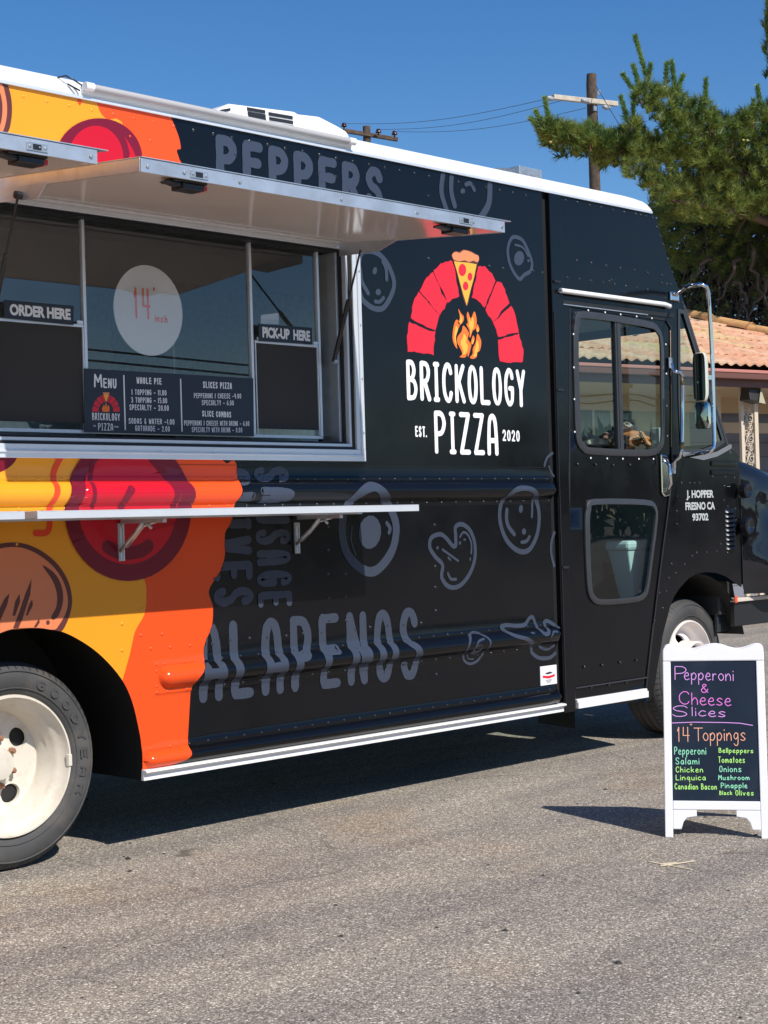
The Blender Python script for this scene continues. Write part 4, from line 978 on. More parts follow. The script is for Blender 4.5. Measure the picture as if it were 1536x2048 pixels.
b = MB(); b.lathe(tyre_prof(.389), (fcx,1.93,.389), n=48); b.build('inner_tyre', M['tyre'], T, smooth=True)

# underbody
b = MB()
b.box(-1.6,4.0,.55,.65,.46,.60); b.build('chassis_rail', M['chassis'], T)
b = MB(); b.box(-1.6,5.4,1.65,1.75,.46,.60); b.build('chassis_rail', M['chassis'], T)
b = MB(); b.box(.80,3.9,.03,2.28,.585,.60); b.box(-1.7,.7999,.56,2.28,.9,.915); b.build('floor_pan', M['chassis'], T)
b = MB(); b.tube([(rcx,.3,.40),(rcx,2.0,.40)], .075, n=16); b.lathe([(0,-.18),(.12,-.12),(.19,0),(.12,.12),(0,.18)], (rcx,1.15,.40), n=20); b.build('rear_axle', M['chassis'], T, smooth=True)
b = MB(); b.tube([(fcx,.35,.38),(fcx,1.95,.38)], .05, n=12); b.build('front_axle', M['chassis'], T, smooth=True)
b = MB(); b.box(1.0,2.2,.75,1.3,.36,.58); b.build('fuel_tank', M['chassis'], T, bevel=.04)
b = MB()
b.lathe([(.60,.0),(.60,.52)], (XA,.004,.40), n=40, a0=math.radians(-12), a1=math.radians(192)); b.lathe([(.60,.52),(.0,.52)], (XA,.004,.40), n=40, a0=math.radians(8), a1=math.radians(172)); b.build('wheel_housing', M['chassis'], T, smooth=True, angle=40)
p0 = P(1262,1400,.45); b = MB(); b.add([(3.78,.30,.12),(3.86,.62,.12),(3.86,.62,.56),(3.78,.30,.56)],[(0,1,2,3)]); b.build('mud_flap', M['rubber'], T)
b = MB(); b.box(3.2,3.75,.25,.32,.30,.50); b.build('step_box', M['chassis'], T)
# ------------------------------------------------------------------ roof equipment
TT = .012
tl = (P(*Z1(512,215),-.03), P(708,284,-.03)); zt_ = (tl[0].z+tl[1].z)/2
b = MB(); b.tube([(tl[0].x,-.030,zt_),(tl[1].x,-.030,zt_)], .0135, n=16)
lt_ = b.build('tube_light', mat('frosted tube',(.42,.41,.41),rough=.2,ior=1.45), T, smooth=True, angle=50)
b = MB(); b.tube([(tl[0].x-.002,-.030,zt_),(tl[0].x+.035,-.030,zt_)], .0165, n=16); b.build('tube_cap', M['white'], lt_, smooth=True, angle=50)
b = MB(); b.tube([(tl[1].x-.035,-.030,zt_),(tl[1].x+.004,-.030,zt_)], .0165, n=16); b.build('tube_cap', M['white'], lt_, smooth=True, angle=50)
b = MB(); b.box(tl[0].x,tl[1].x,-.014,-.0045,zt_-.022,zt_+.012); b.build('light_rail', M['white'], lt_)
w0, w1, w2 = P(*Z1(375,155),-.0), P(*Z1(395,158),-.01), P(*Z1(490,212),-.03)
b = MB(); b.tube([Vector(p) for p in ((w0.x,.03,w0.z-.0),(w1.x,-.01,w1.z+.002),((w1.x+w2.x)/2,-.02,(w1.z+w2.z)/2+.004),(w2.x,-.03,w2.z),(w2.x-.005,-.025,w2.z-.02),((w1.x+w2.x)/2-.02,-.006,(w1.z+w2.z)/2-.012))], .0035, n=8); b.build('light_cable', M['plastic'], lt_, smooth=True)
# air conditioner
YA = .62
ap = [P(*p, YA) for p in ((425,215),(462,206),(590,222),(598,227),(640,232),(675,250),(695,262),(712,296))]
base = 3.02
b = MB()
prof = [(p.x, p.z) for p in ap]; prof[0] = (ap[0].x-.02, prof[0][1]-.03)
pts = [(prof[0][0]-.03, base)] + prof[:] + [(prof[-1][0]+.02, base)]
b.prism(pts, YA, YA+.75); ac = b.build('roof_air_conditioner', M['white'], T, bevel=.018)
vm = M['dark']
def slot(x0, x1, z0, z1): b = MB(); b.box(x0, x1, YA-.004, YA+.006, z0, z1); b.build('vent_slot', vm, ac, bevel=.001)
for k in range(3):
    for (xa, xb) in ((218,302),(318,430)):
        ya = {218:(80,100,117), 318:(103,125,147)}[xa][k]
        p0 = P(*Z3(xa+3*k, ya), YA); p1 = P(*Z3(xb+2*k, ya+ (xb-xa)*.17), YA)
        dz_ = .016; b = MB(); b.add([(p0.x,YA-.003,p0.z),(p0.x,YA-.003,p0.z-dz_),(p1.x,YA-.003,p1.z-dz_),(p1.x,YA-.003,p1.z),(p0.x,YA+.01,p0.z),(p0.x,YA+.01,p0.z-dz_),(p1.x,YA+.01,p1.z-dz_),(p1.x,YA+.01,p1.z)],
            [(0,1,2,3),(4,7,6,5),(0,3,7,4),(1,5,6,2),(0,4,5,1),(3,2,6,7)]); b.build('vent_slot', vm, ac)
p0 = P(*Z3(95,92), YA); p1 = P(*Z3(140,84), YA)
b = MB(); b.add([(p0.x,YA-.003,p0.z),(p0.x,YA-.003,p0.z-.015),(p1.x,YA-.003,p1.z-.012),(p1.x,YA-.003,p1.z),(p0.x,YA+.02,p0.z),(p1.x,YA+.02,p1.z)],[(0,1,2,3),(0,3,5,4)]); b.build('vent_slot', vm, ac)
# roof vent with wire net
va, vb = P(1012,340,.9), P(1068,352,.9)
b = MB(); b.box(va.x,vb.x-.05,.8,1.25,3.03,va.z+.01); vent = b.build('roof_vent', M['galv'], T, bevel=.003)
b = MB(); c0 = ((va.x+vb.x)/2-.06, 1.02, 3.04); rx_, ry_, rz_ = .27, .33, va.z+.028-3.04
for i in range(15):
    t = -1+2*i/14; r = math.sqrt(max(0,1-t*t))
    if r > .05:
        b.tube([(c0[0]+t*rx_, c0[1]+ry_*r*math.cos(a), c0[2]+rz_*r**.5*max(0,math.sin(a))**.6) for a in [math.pi*k/12 for k in range(13)]], 0.0024, n=3, caps=False)
        b.tube([(c0[0]+rx_*r*math.cos(a), c0[1]+t*ry_, c0[2]+rz_*r**.5*max(0,math.sin(a))**.6) for a in [math.pi*k/12 for k in range(13)]], .0013, n=3, caps=False)
b.build('wire_net', M['galv'], vent)

# ------------------------------------------------------------------ cab
PX0 = P(1104,700).x; PX1 = P(1122,500).x+.012
b = MB(); b.box(3.245,PX0+.004,.018,.05,.27,2.91); b.build('door_gap', M['rubber'], T)
b = MB(); b.box(PX0,P(1137,1000).x-.004,-.012,.04,.272,2.905); b.build('door_post', M['black'], T, bevel=.004)
b = MB(); b.box(PX0+.008,PX0+.013,-.0155,-.0122,.30,2.3); b.build('post_seal', M['rubber'], T)
b = MB()
for z in (1.0,1.9,2.45): b.box(PX0+.01,PX0+.06,-.022,-.0125,z,z+.012)
b.build('post_bracket', M['plastic'], T, bevel=.001)
flatm = lambda x, z, off=0: Vector((x, -off, z))
cabm = lambda y: (lambda x, z, off=0: Vector((x, y-off, z)))
wx0 = P(1137,1000).x-.005
top = [(wx0,ZT),(P(1300,425).x,ZT)] + px([(1306,426),(1313,440),(1320,462),(1327,488),(1334,512),(1342,538),(1351,562),(1359,580),(1364,592),(1371,612)])
wsl = px([(1415,752),(1457,893),(1476,908),(1478,940)])
fend = px([(1479,1000),(1481,1090),(1483,1175),(1467,1164),(1452,1153),(1434,1146),(1413,1144),(1395,1147),(1377,1157),(1358,1178),(1348,1194),(1340,1214),(1325,1273),(1306,1391),(1300,1402)])
door = px([(1140,612),(1240,626),(1333,640),(1342,655),(1344,800),(1344,950),(1337,1015),(1318,1160),(1292,1380)]) ; door = door + [(P(1137,1404).x, P(1137,1404).z)]
botz = .335
cabside = top + wsl + fend + [(wx0, .29)]
up = smooth(px([(1170,632),(1290,650),(1314,662),(1322,690),(1323,780),(1324,870),(1318,892),(1296,903),(1190,900),(1168,893),(1158,870),(1155,780),(1153,690),(1156,645)]),3,True)
lo = smooth(px([(1190,1006),(1290,1007),(1309,1018),(1310,1045),(1302,1110),(1293,1175),(1284,1192),(1260,1198),(1205,1202),(1186,1194),(1179,1165),(1175,1060),(1178,1018)]),3,True)
qw = px([(1357,622),(1367,624),(1404,745),(1446,882),(1436,890),(1405,902),(1368,903),(1362,890),(1358,800)])
rows = [ .35+.12*i for i in range(22)]; cols = [3.4+.12*i for i in range(15)]
mbc, v = region([cabside], [door, qw], flatm, 0, rows, cols, None, .08); mbc.build('cab_side', M['black'], T, smooth=True)
mbc, v = region([door], [up, lo], cabm(.006), 0, rows, cols, None, .08); dr = mbc.build('cab_door', M['black'], T, smooth=True)
mb = MB(); ribbon(mb, door, .012, cabm(.0), .0012, closed=True, step=.03); mb.build('door_seal', M['rubber'], dr)
def wframe(name, pts, w, t, m, par, y=.004):
    """a raised rubber/metal frame following a rounded opening"""
    n = len(pts); c = (sum(p[0] for p in pts)/n, sum(p[1] for p in pts)/n); b = MB(); prof = ((-.3*w,0),(-.3*w,-t),(.35*w,-t*1.05),(.7*w,-t*.5),(.72*w,.002))
    for i in range(n):
        a_, c_ = pts[i-1], pts[(i+1)%n]; d = (c_[0]-a_[0], c_[1]-a_[1]); l = math.hypot(*d) or 1; nx, ny = d[1]/l, -d[0]/l
        if (pts[i][0]-c[0])*nx+(pts[i][1]-c[1])*ny < 0: nx, ny = -nx, -ny
        for (u, h) in prof: b.v.append((pts[i][0]+nx*u, y+h, pts[i][1]+ny*u))
    k = len(prof)
    for i in range(n):
        j = (i+1)%n
        for q in range(k-1): b.f.append((i*k+q, j*k+q, j*k+q+1, i*k+q+1)); b.m.append(0)
    return b.build(name, M[m], par, smooth=True, angle=45)
M['frame_grey'] = mat('dark window frame', (.036,.038,.043), rough=.38, vary=.1, vscale=20)
f1 = wframe('window_frame', up, .036, .010, 'frame_grey', dr)
f2 = wframe('window_frame', lo, .030, .013, 'frame_grey', dr)
b = MB()
for a in ((240,71),(463,98),(668,125),(879,151),(1080,176),(45,385),(50,825),(57,1245),(63,1677),(274,2022),(490,2028),(697,2032),(909,2034),(1102,2034),(1265,520),(1272,908),(1277,1330),(1287,1727)):
    p = P(1140+a[0]/6.605, 610+a[1]/6.605, -.006); b.lathe([(.0055,0),(.0045,-.002),(0,-.003)], (p.x,-.0062,p.z), n=8)
b.build('white_rivet', M['white_print'], f1, kind='stuff')
def pane_poly(name, pts, y, par, m='cabglass'): b = MB(); b.add([(x,y,z) for x,z in pts], [tuple(range(len(pts)))]); return b.build(name, M[m], par)
pane_poly('pane', up, .012, f1); pane_poly('pane', lo, .012, f2)
d0, d1 = P(1233,760), P(1243,760); dt, dbm = P(1238,641).z, P(1238,902).z
b = MB(); b.box(d0.x,d1.x+.004,-.001,.03,dbm,dt); b.box(d0.x+.014,d0.x+.019,-.005,-.0012,dbm,dt); b.build('window_divider', M['frame_grey'], f1, bevel=.002)
# quarter window
mb = MB(); ribbon(mb, qw, .022, cabm(.0), .004, closed=True, step=.03); qf = mb.build('quarter_frame', M['frame_grey'], T)
pane_poly('quarter_pane', qw, .006, qf)
sp_ = [P(*p) for p in ((1366,904),(1385,907),(1405,911),(1432,904),(1459,889))]
mb = MB(); ribbon(mb, [(p.x,p.z-.012) for p in sp_], .028, flatm, .006); mb.build('sill_trim', mat('grey sill trim',(.16,.17,.18),rough=.4), T)
# drip rail above the door and a black strip painted in for the shaded recess below it
r0, r1 = P(1122,581,-.03), P(1343,609,-.03)
b = MB(); b.tube([(r0.x,-.028,r0.z),(r1.x-.06,-.028,r0.z),(r1.x,-.020,r0.z-.006)], .013, n=12); b.box(r0.x,r1.x,-.03,-.001,r0.z-.004,r0.z+.004); b.build('drip_rail', M['white'], T, smooth=True, angle=50)
s0, s1 = P(1122,606), P(1340,636)
b = MB(); b.box(s0.x,s1.x+.03,-.006,-.001,s0.z-.006,s0.z+.018); b.build('recess_shade', M['rubber'], T, bevel=.001)
b = MB(); b.box(s0.x,s0.x+.75,-.009,-.0062,s0.z-.009,s0.z-.004); b.build('track_lip', M['galv'], T)
# threshold rail and door bottom lip
t0, t1 = P(1137,1410), P(1290,1390)
b = MB(); b.box(wx0+.012,t1.x+.005,-.022,.05,.283,.318); b.box(wx0+.012,t1.x+.005,-.014,.05,.3182,.330); b.build('threshold', M['white'], T, bevel=.003)
b = MB(); b.box(wx0+.012,t1.x+.015,-.008,-.0005,.385,.391); b.build('door_lip', M['frame_grey'], dr)
# door latch: chrome pull
h0 = P(1334,950,-.02)
b = MB(); zc = h0.z; xc = h0.x
b.prism([(xc-.035,zc+.115),(xc+.02,zc+.105),(xc+.045,zc+.06),(xc+.045,zc-.03),(xc+.04,zc-.11),(xc-.01,zc-.12),(xc-.035,zc-.10)], -.014, .004); hd = b.build('door_latch', M['chrome'], dr, bevel=.006)
b = MB(); b.tube([(xc-.018,-.02,zc+.08),(xc-.018,-.05,zc+.05),(xc-.014,-.052,zc-.05),(xc-.012,-.02,zc-.09)], .010, n=10); b.build('latch_lever', M['chrome'], hd, smooth=True)
# grab bar in front of the door
gb = [P(*Z9(*p), -.07) for p in ((885,1265),(890,1310),(905,1322),(940,1328),(960,1355),(958,1600),(955,1850),(940,1900),(905,1925),(900,1975))]
for i in (0,1): gb[i].y = -.012
for i in (8,9): gb[i].y = -.012
for i in (0,1,8,9): gb[i] = P(*Z9(*((885,1265),(890,1310),0,0,0,0,0,0,(905,1925),(905,1975))[i]), -.012)
b = MB(); b.tube([tuple(a) for a in gb], .0105, n=12); gbo = b.build('grab_bar', M['chrome'], T, smooth=True)
for i in (0,9): b = MB(); b.box(gb[i].x-.016,gb[i].x+.016,-.010,-.001,gb[i].z-.03,gb[i].z+.03); b.build('grab_bar_foot', M['galv'], gbo, bevel=.002)
b = MB(); b.tube([gb[4].lerp(gb[5],.02), gb[4].lerp(gb[5],.25)], .0118, n=12); b.tube([gb[6].lerp(gb[5],.0), gb[6].lerp(gb[5],.2)], .0118, n=12); b.build('grip_band', mat('brass band',(.32,.24,.12),rough=.4,metal=.6), gbo, smooth=True)
# mirror arm and mirrors
ma = [P(*Z14(95,145), -.01), P(*Z14(140,110), -.05)] + [P(*Z14(*p), -.27) for p in ((190,65),(250,52),(345,42),(385,62),(402,110),(412,250),(428,500),(442,800),(452,1200),(458,1500),(452,1560),(425,1600),(330,1612))] + [P(*Z14(200,1640), -.02)]
for i, yy in ((2,-.12),(3,-.2)): ma[i] = P(*Z14(*((190,65),(250,52))[i-2]), yy)
ma[-2] = P(*Z14(330,1612), -.16)
b = MB(); b.tube([tuple(a) for a in ma], .0112, n=14); arm = b.build('mirror_arm', M['chrome'], T, smooth=True)
b = MB(); b.box(ma[0].x-.05,ma[0].x+.03,-.018,-.001,ma[0].z-.03,ma[0].z+.02); b.build('arm_foot', M['chrome'], arm, bevel=.006)
def mirror(q, cxp, cyp, hh, ww, label_):
    c = P(*q(cxp,cyp), -.27); o = bpy.data.objects.new(label_, None); link(o, arm); o.location = c; return o, c
def mirror_head(name, pts, y, depth, ang):
    vs = [P(*Z14(*p), y) for p in pts]; cxm = sum(v.x for v in vs)/len(vs); czm = sum(v.z for v in vs)/len(vs)
    hz = (max(v.z for v in vs)-min(v.z for v in vs))/2
    return cxm, czm, hz
for nm, ctr, hz, wy, dp in (('mirror', (340,905), .128, .036, .036), ('convex_mirror', (362,1262), .072, .038, .040)):
    c = P(*Z14(*ctr), -.25)
    b = MB(); N_ = 28; ring_ = []
    sup = lambda a, p: (math.copysign(abs(math.cos(a))**p, math.cos(a)), math.copysign(abs(math.sin(a))**p, math.sin(a)))
    prof = ((-.03,1.0),(-.02,1.03),(.0,1.02),(dp*.6,.86),(dp,.5),(dp*1.05,0.02))
    for (d, s_) in prof:
        for i in range(N_):
            u, w_ = sup(2*math.pi*i/N_, .35); b.v.append((d, u*wy*s_, w_*hz*s_))
    for j in range(len(prof)-1):
        for i in range(N_): b.f.append((j*N_+i, j*N_+(i+1)%N_, (j+1)*N_+(i+1)%N_, (j+1)*N_+i)); b.m.append(0)
    mo_ = b.build(nm, mat(nm+' housing', (.60,.60,.52), rough=.3) if nm == 'mirror' else M['chrome'], arm, smooth=True, angle=60)
    mo_.location = c; mo_.rotation_euler = (0,0,math.radians(8))
    b = MB(); vs = [(-.0305 - (0.012*(1-(r_)**2) if nm != 'mirror' else 0), sup(2*math.pi*i/N_, .35)[0]*wy*.97*r_, sup(2*math.pi*i/N_, .35)[1]*hz*.97*r_) for r_ in (1,.75,.4,.02) for i in range(N_)]
    b.v = vs
    for j in range(3):
        for i in range(N_): b.f.append((j*N_+i, j*N_+(i+1)%N_, (j+1)*N_+(i+1)%N_, (j+1)*N_+i)); b.m.append(0)
    b.build('mirror_glass', mat(nm+' glass', (.30,.36,.32), rough=.04, metal=1), mo_, smooth=True)
    b = MB(); b.tube([(dp,0,0),(dp+.03,-.01,0)], .014, n=10); b.lathe([(.02,-.012),(.02,.012),(0,.013)], (dp+.035,-.01,0), n=12, axis='z'); b.build('mirror_clamp', M['chrome'], mo_, smooth=True, angle=40)
# louvres
l0, l1 = P(*Z10(1222,455)), P(*Z10(1292,725))
dz_ = (l0.z-l1.z)/9
LV = mat('louvre paint', (.006,.008,.012), rough=.28, ior=1.6)
for k in range(9):
    z = l0.z-dz_*k; b = MB(); xa, xb = l0.x, l1.x
    N_ = 8
    for i in range(N_+1):
        t = i/N_; e_ = math.sin(math.pi*t)**.35 if 0 < t < 1 else 0; x = xa+(xb-xa)*t
        for (dzz, o_) in ((0,0),(-.2,.005),(-.55,.014),(-.84,.021),(-.88,.002)): b.v.append((x, -.0005-o_*e_, z+dz_*dzz))
    for i in range(N_):
        for q in range(4): b.f.append((i*5+q,(i+1)*5+q,(i+1)*5+q+1,i*5+q+1)); b.m.append(0)
    b.build('louvre', LV, T, smooth=True, angle=50)
    b = MB(); b.box(xa+.008,xb-.008,-.0008,-.0003,z-dz_*.985,z-dz_*.88); b.build('louvre_slot', M['rubber'], T)
for yy in (925,943):
    a_, c_ = P(1421,yy-3), P(1471,yy+1); b = MB(); b.prism([(a_.x,a_.z),(c_.x,a_.z),(c_.x,a_.z-.028),(a_.x,a_.z-.028)], -.009, -.0005); b.build('cowl_bead', M['black'], T, bevel=.007)
# owner's address
for s_, (x0, y0, x1, y1) in (('J. HOPPER',(966,330,1145,382)),('FRESNO CA',(960,408,1153,462)),('93702',(1005,483,1110,533))):
    a_, c_ = P(*Z10(x0,y1)), P(*Z10(x1,y0)); font_text(s_, (a_.x,a_.z,c_.x,c_.z), flatm, .0015, 'lettering', mat('owner lettering',(.45,.47,.46),rough=.4), T, .038, .98)
# fender seam, bonnet side
b = MB(); s0, s1 = P(1479,935), P(1484,1178); b.box(s0.x-.003,s0.x+.003,-.0025,-.0005,s1.z,s0.z); b.build('fender_seam', M['rubber'], T)
HX = P(1481,1000).x+.004
def hood_side():
    b = MB(); nx_, nz_ = 26, 26
    for i in range(nx_+1):
        t = i/nx_; X = HX+1.15*t; zt = 1.60-.30*t-.52*t*t*t; zt -= .10*math.exp(-((t-.0)/.12)**2)*0
        y0 = -.012*math.sin(min(1,t*6)*math.pi/2)-.055*math.sin(min(t/.45,1)*math.pi/2)+.75*max(0,t-.45)**1.7*2.2
        for j in range(nz_+1):
            s_ = j/nz_
            if s_ < .72:
                z = .785+(zt-.13-.785)*s_/.72; bul = .030*math.sin(s_/.72*math.pi)+(.02 if s_ < .04 else 0)+.22*min(1,t*2.2)*math.exp(-((z-.93)/.13)**2)+.012*math.sin(z*21)*math.sin(t*30)
                b.v.append((X, y0-bul*min(1,t*5)+.0, z))
            else:
                a_ = (s_-.72)/.28*math.pi/2; b.v.append((X, y0+.14*(1-math.cos(a_))+(.0), zt-.13+.13*math.sin(a_)))
        b.v.append((X, 1.15, zt+.03))
    n = nz_+2
    for i in range(nx_):
        for j in range(n-1): b.f.append((i*n+j,(i+1)*n+j,(i+1)*n+j+1,i*n+j+1)); b.m.append(0)
    return b.build('bonnet', M['hood'], T, smooth=True, angle=60)
M['hood'] = mat('glossy black fibreglass', (.008,.008,.010), rough=.04, ior=1.6, bump2=.35, b2scale=3.2, b2dist=.02)
hs = hood_side()
b = MB(); b.add([(HX,1.15,.8),(HX+1.1,1.15,.8),(HX+1.1,1.15,1.2),(HX,1.15,1.6)],[(0,1,2,3)]); b.build('bonnet_core', M['rubber'], T)
for (cxp, cyp, rr) in ((1495,981,.042),(1499,1052,.050)):
    c = P(cxp,cyp,-.06); b = MB(); b.lathe([(rr*1.1,.03),(rr,-.004),(rr*.8,-.010),(rr*.5,-.004),(0,.0)], (c.x,-.060,c.z), n=24); b.build('side_lamp', M['hood'], T, smooth=True, angle=40)
# bumper
b = MB(); b.box(P(1474,1195).x,6.2,.02,.05,.60,.742); bp_ = b.build('bumper', M['rubber'], T, bevel=.004)
b = MB(); b.box(P(1472,1195).x,6.2,.0,.04,.7425,.766); b.build('bumper_lit_top', mat('sunlit cream',(.62,.54,.45),rough=.5), bp_, bevel=.003)  # cream strip painted in for the sunlit top face of the bumper
b = MB(); b.box(P(1470,1195).x,P(1475,1195).x,-.003,.006,.738,.778); b.build('marker_light', mat('amber red lens',(.75,.10,.04),rough=.3), bp_, bevel=.004)
# inner fender and flap ahead of the wheel
b = MB(); b.lathe([(.50,.02),(.50,.55)], (4.56,0,.42), n=30, a0=math.radians(15), a1=math.radians(190)); b.lathe([(.50,.55),(0,.55)], (4.56,0,.42), n=30, a0=0, a1=math.pi); b.build('front_wheel_housing', M['chassis'], T, smooth=True, angle=40)
fa, fb = P(*Z10(1165,1140),.12), P(*Z10(1297,1255),.12)
b = MB(); b.box(fa.x,fb.x,.12,.135,fb.z,fa.z); b.build('splash_flap', mat('splash flap',(.02,.024,.03),rough=.6), T)
b = MB(); fa, fb = P(*Z10(1175,925),.10), P(*Z10(1300,1145),.10); b.prism([(fa.x,fa.z),(fa.x+.16,fa.z-.02),(fb.x,fb.z+.06),(fb.x-.02,fb.z+.015),(fb.x-.10,fb.z),(fa.x+.01,fb.z)], .10, .30); b.build('air_duct', mat('duct plastic',(.045,.042,.038),rough=.6), T, bevel=.01)

# cab interior, windscreen
WSt, WSb = P(1369,612), P(1457,893)
def wsx(z): return WSt.x+(WSb.x-WSt.x)*(WSt.z-z)/(WSt.z-WSb.z)
def quad_x(name, z0, z1, y0, y1, m, par=T, off=0, th=.02):
    b = MB(); b.add([(wsx(z0)+off,y0,z0),(wsx(z0)+off,y1,z0),(wsx(z1)+off,y1,z1),(wsx(z1)+off,y0,z1),(wsx(z0)+off+th,y0,z0),(wsx(z0)+off+th,y1,z0),(wsx(z1)+off+th,y1,z1),(wsx(z1)+off+th,y0,z1)],
         [(0,1,2,3),(7,6,5,4),(0,4,5,1),(2,6,7,3),(0,3,7,4),(1,5,6,2)]); return b.build(name, M[m], par)
wsb = 1.665
b = MB(); b.add([(wsx(wsb),.06,wsb),(wsx(wsb),2.22,wsb),(wsx(2.30),2.22,2.30),(wsx(2.30),.06,2.30)],[(0,1,2,3)]); wso = b.build('windscreen', M['cabglass'], T)
quad_x('screen_pillar', 1.60, 2.43, -.001, .035, 'frame_grey', wso, -.012); quad_x('screen_pillar', 1.60, 2.43, 2.24, 2.30, 'black', wso); quad_x('screen_pillar', wsb, 2.3, 1.13, 1.17, 'black', wso)
quad_x('screen_header', 2.305, 2.44, .04, 2.24, 'black', wso, -.01); quad_x('screen_sill', 1.58, 1.66, .04, 2.24, 'black', wso, -.01)
# brow above the windscreen
fr_ = top[1:]; b = MB()
for x, z in fr_: b.v += [(x,.002,z),(x,2.3,z)]
for i in range(len(fr_)-1): b.f.append((2*i,2*i+1,2*i+3,2*i+2)); b.m.append(0)
b.build('cab_brow', M['black'], T, smooth=True)
b = MB(); b.box(wx0,4.45,.04,2.25,2.34,2.36); b.build('headliner', mat('headliner',(.06,.08,.10),rough=.6), T)
fn = P(1268,642,.42)
b = MB(); b.lathe([(.0,-.02),(.02,-.02),(.075,-.014),(.088,0),(.075,.03),(0,.04)], (fn.x,.42,fn.z), n=28, axis='y'); b.build('cab_fan', mat('fan housing',(.05,.06,.07),rough=.3), T, smooth=True, angle=40)
b = MB(); b.box(4.30,5.0,.05,2.24,1.45,1.625); b.build('dashboard', mat('dash',(.03,.03,.03),rough=.6), T, bevel=.03)
b = MB(); b.box(3.4,3.98,.04,2.24,.56,.60); b.box(3.98,4.9,.62,2.24,.56,.60); b.build('cab_floor', M['chassis'], T)
b = MB(); b.box(4.5,4.9,.62,2.24,.60,1.45); b.box(4.3,4.9,.04,.6199,1.0,1.45); b.build('firewall', mat('firewall paint',(.16,.19,.18),rough=.6,vary=.3,vscale=4), T)
b = MB(); b.box(3.95,4.5,.9,1.5,.6,1.3); b.build('engine_cover', mat('engine cover',(.2,.24,.22),rough=.6,vary=.3,vscale=5), T, bevel=.04)
# far side of the cab with its own door window
fs = [(x,z) for x,z in cabside]; mbc, v = region([fs], [up], cabm(2.27), 0, None, None, None, .1); mbc.build('far_cab_side', M['black'], T)
# things in the cab: pale bin in the step well, bag on the dashboard
def bin_():
    y = .14; q = Z10; pts = [P(*q(*p), y) for p in ((528,735),(725,728),(668,1065),(580,1065))]
    cxb = sum(p.x for p in pts)/4; zb_ = pts[2].z; zt2 = pts[0].z; w0_, w1_ = (pts[3].x-pts[2].x), (pts[0].x-pts[1].x); w0_, w1_ = abs(w0_)*.5, abs(w1_)*.5; cxb += .085
    root = empty('storage_bin', (cxb, y+.07, zb_), 'pale blue-white plastic bin standing in the step well behind the lower door window', 'bin')
    b = MB(); h = zt2-zb_; d = .07
    b.add([(-w0_,-d*.7,0),(w0_,-d*.7,0),(w0_,d*.7,0),(-w0_,d*.7,0),(-w1_,-d,h),(w1_,-d,h),(w1_,d,h),(-w1_,d,h)], [(0,3,2,1),(0,1,5,4),(1,2,6,5),(2,3,7,6),(3,0,4,7)])
    pb = mat('pale bin plastic',(.50,.66,.68),rough=.5); b.build('body', pb, root, bevel=.008)
    b = MB(); b.box(-w1_-.012,w1_+.012,-d-.012,d+.012,h,h+.055); b.build('lid', pb, root, bevel=.018)
bin_()
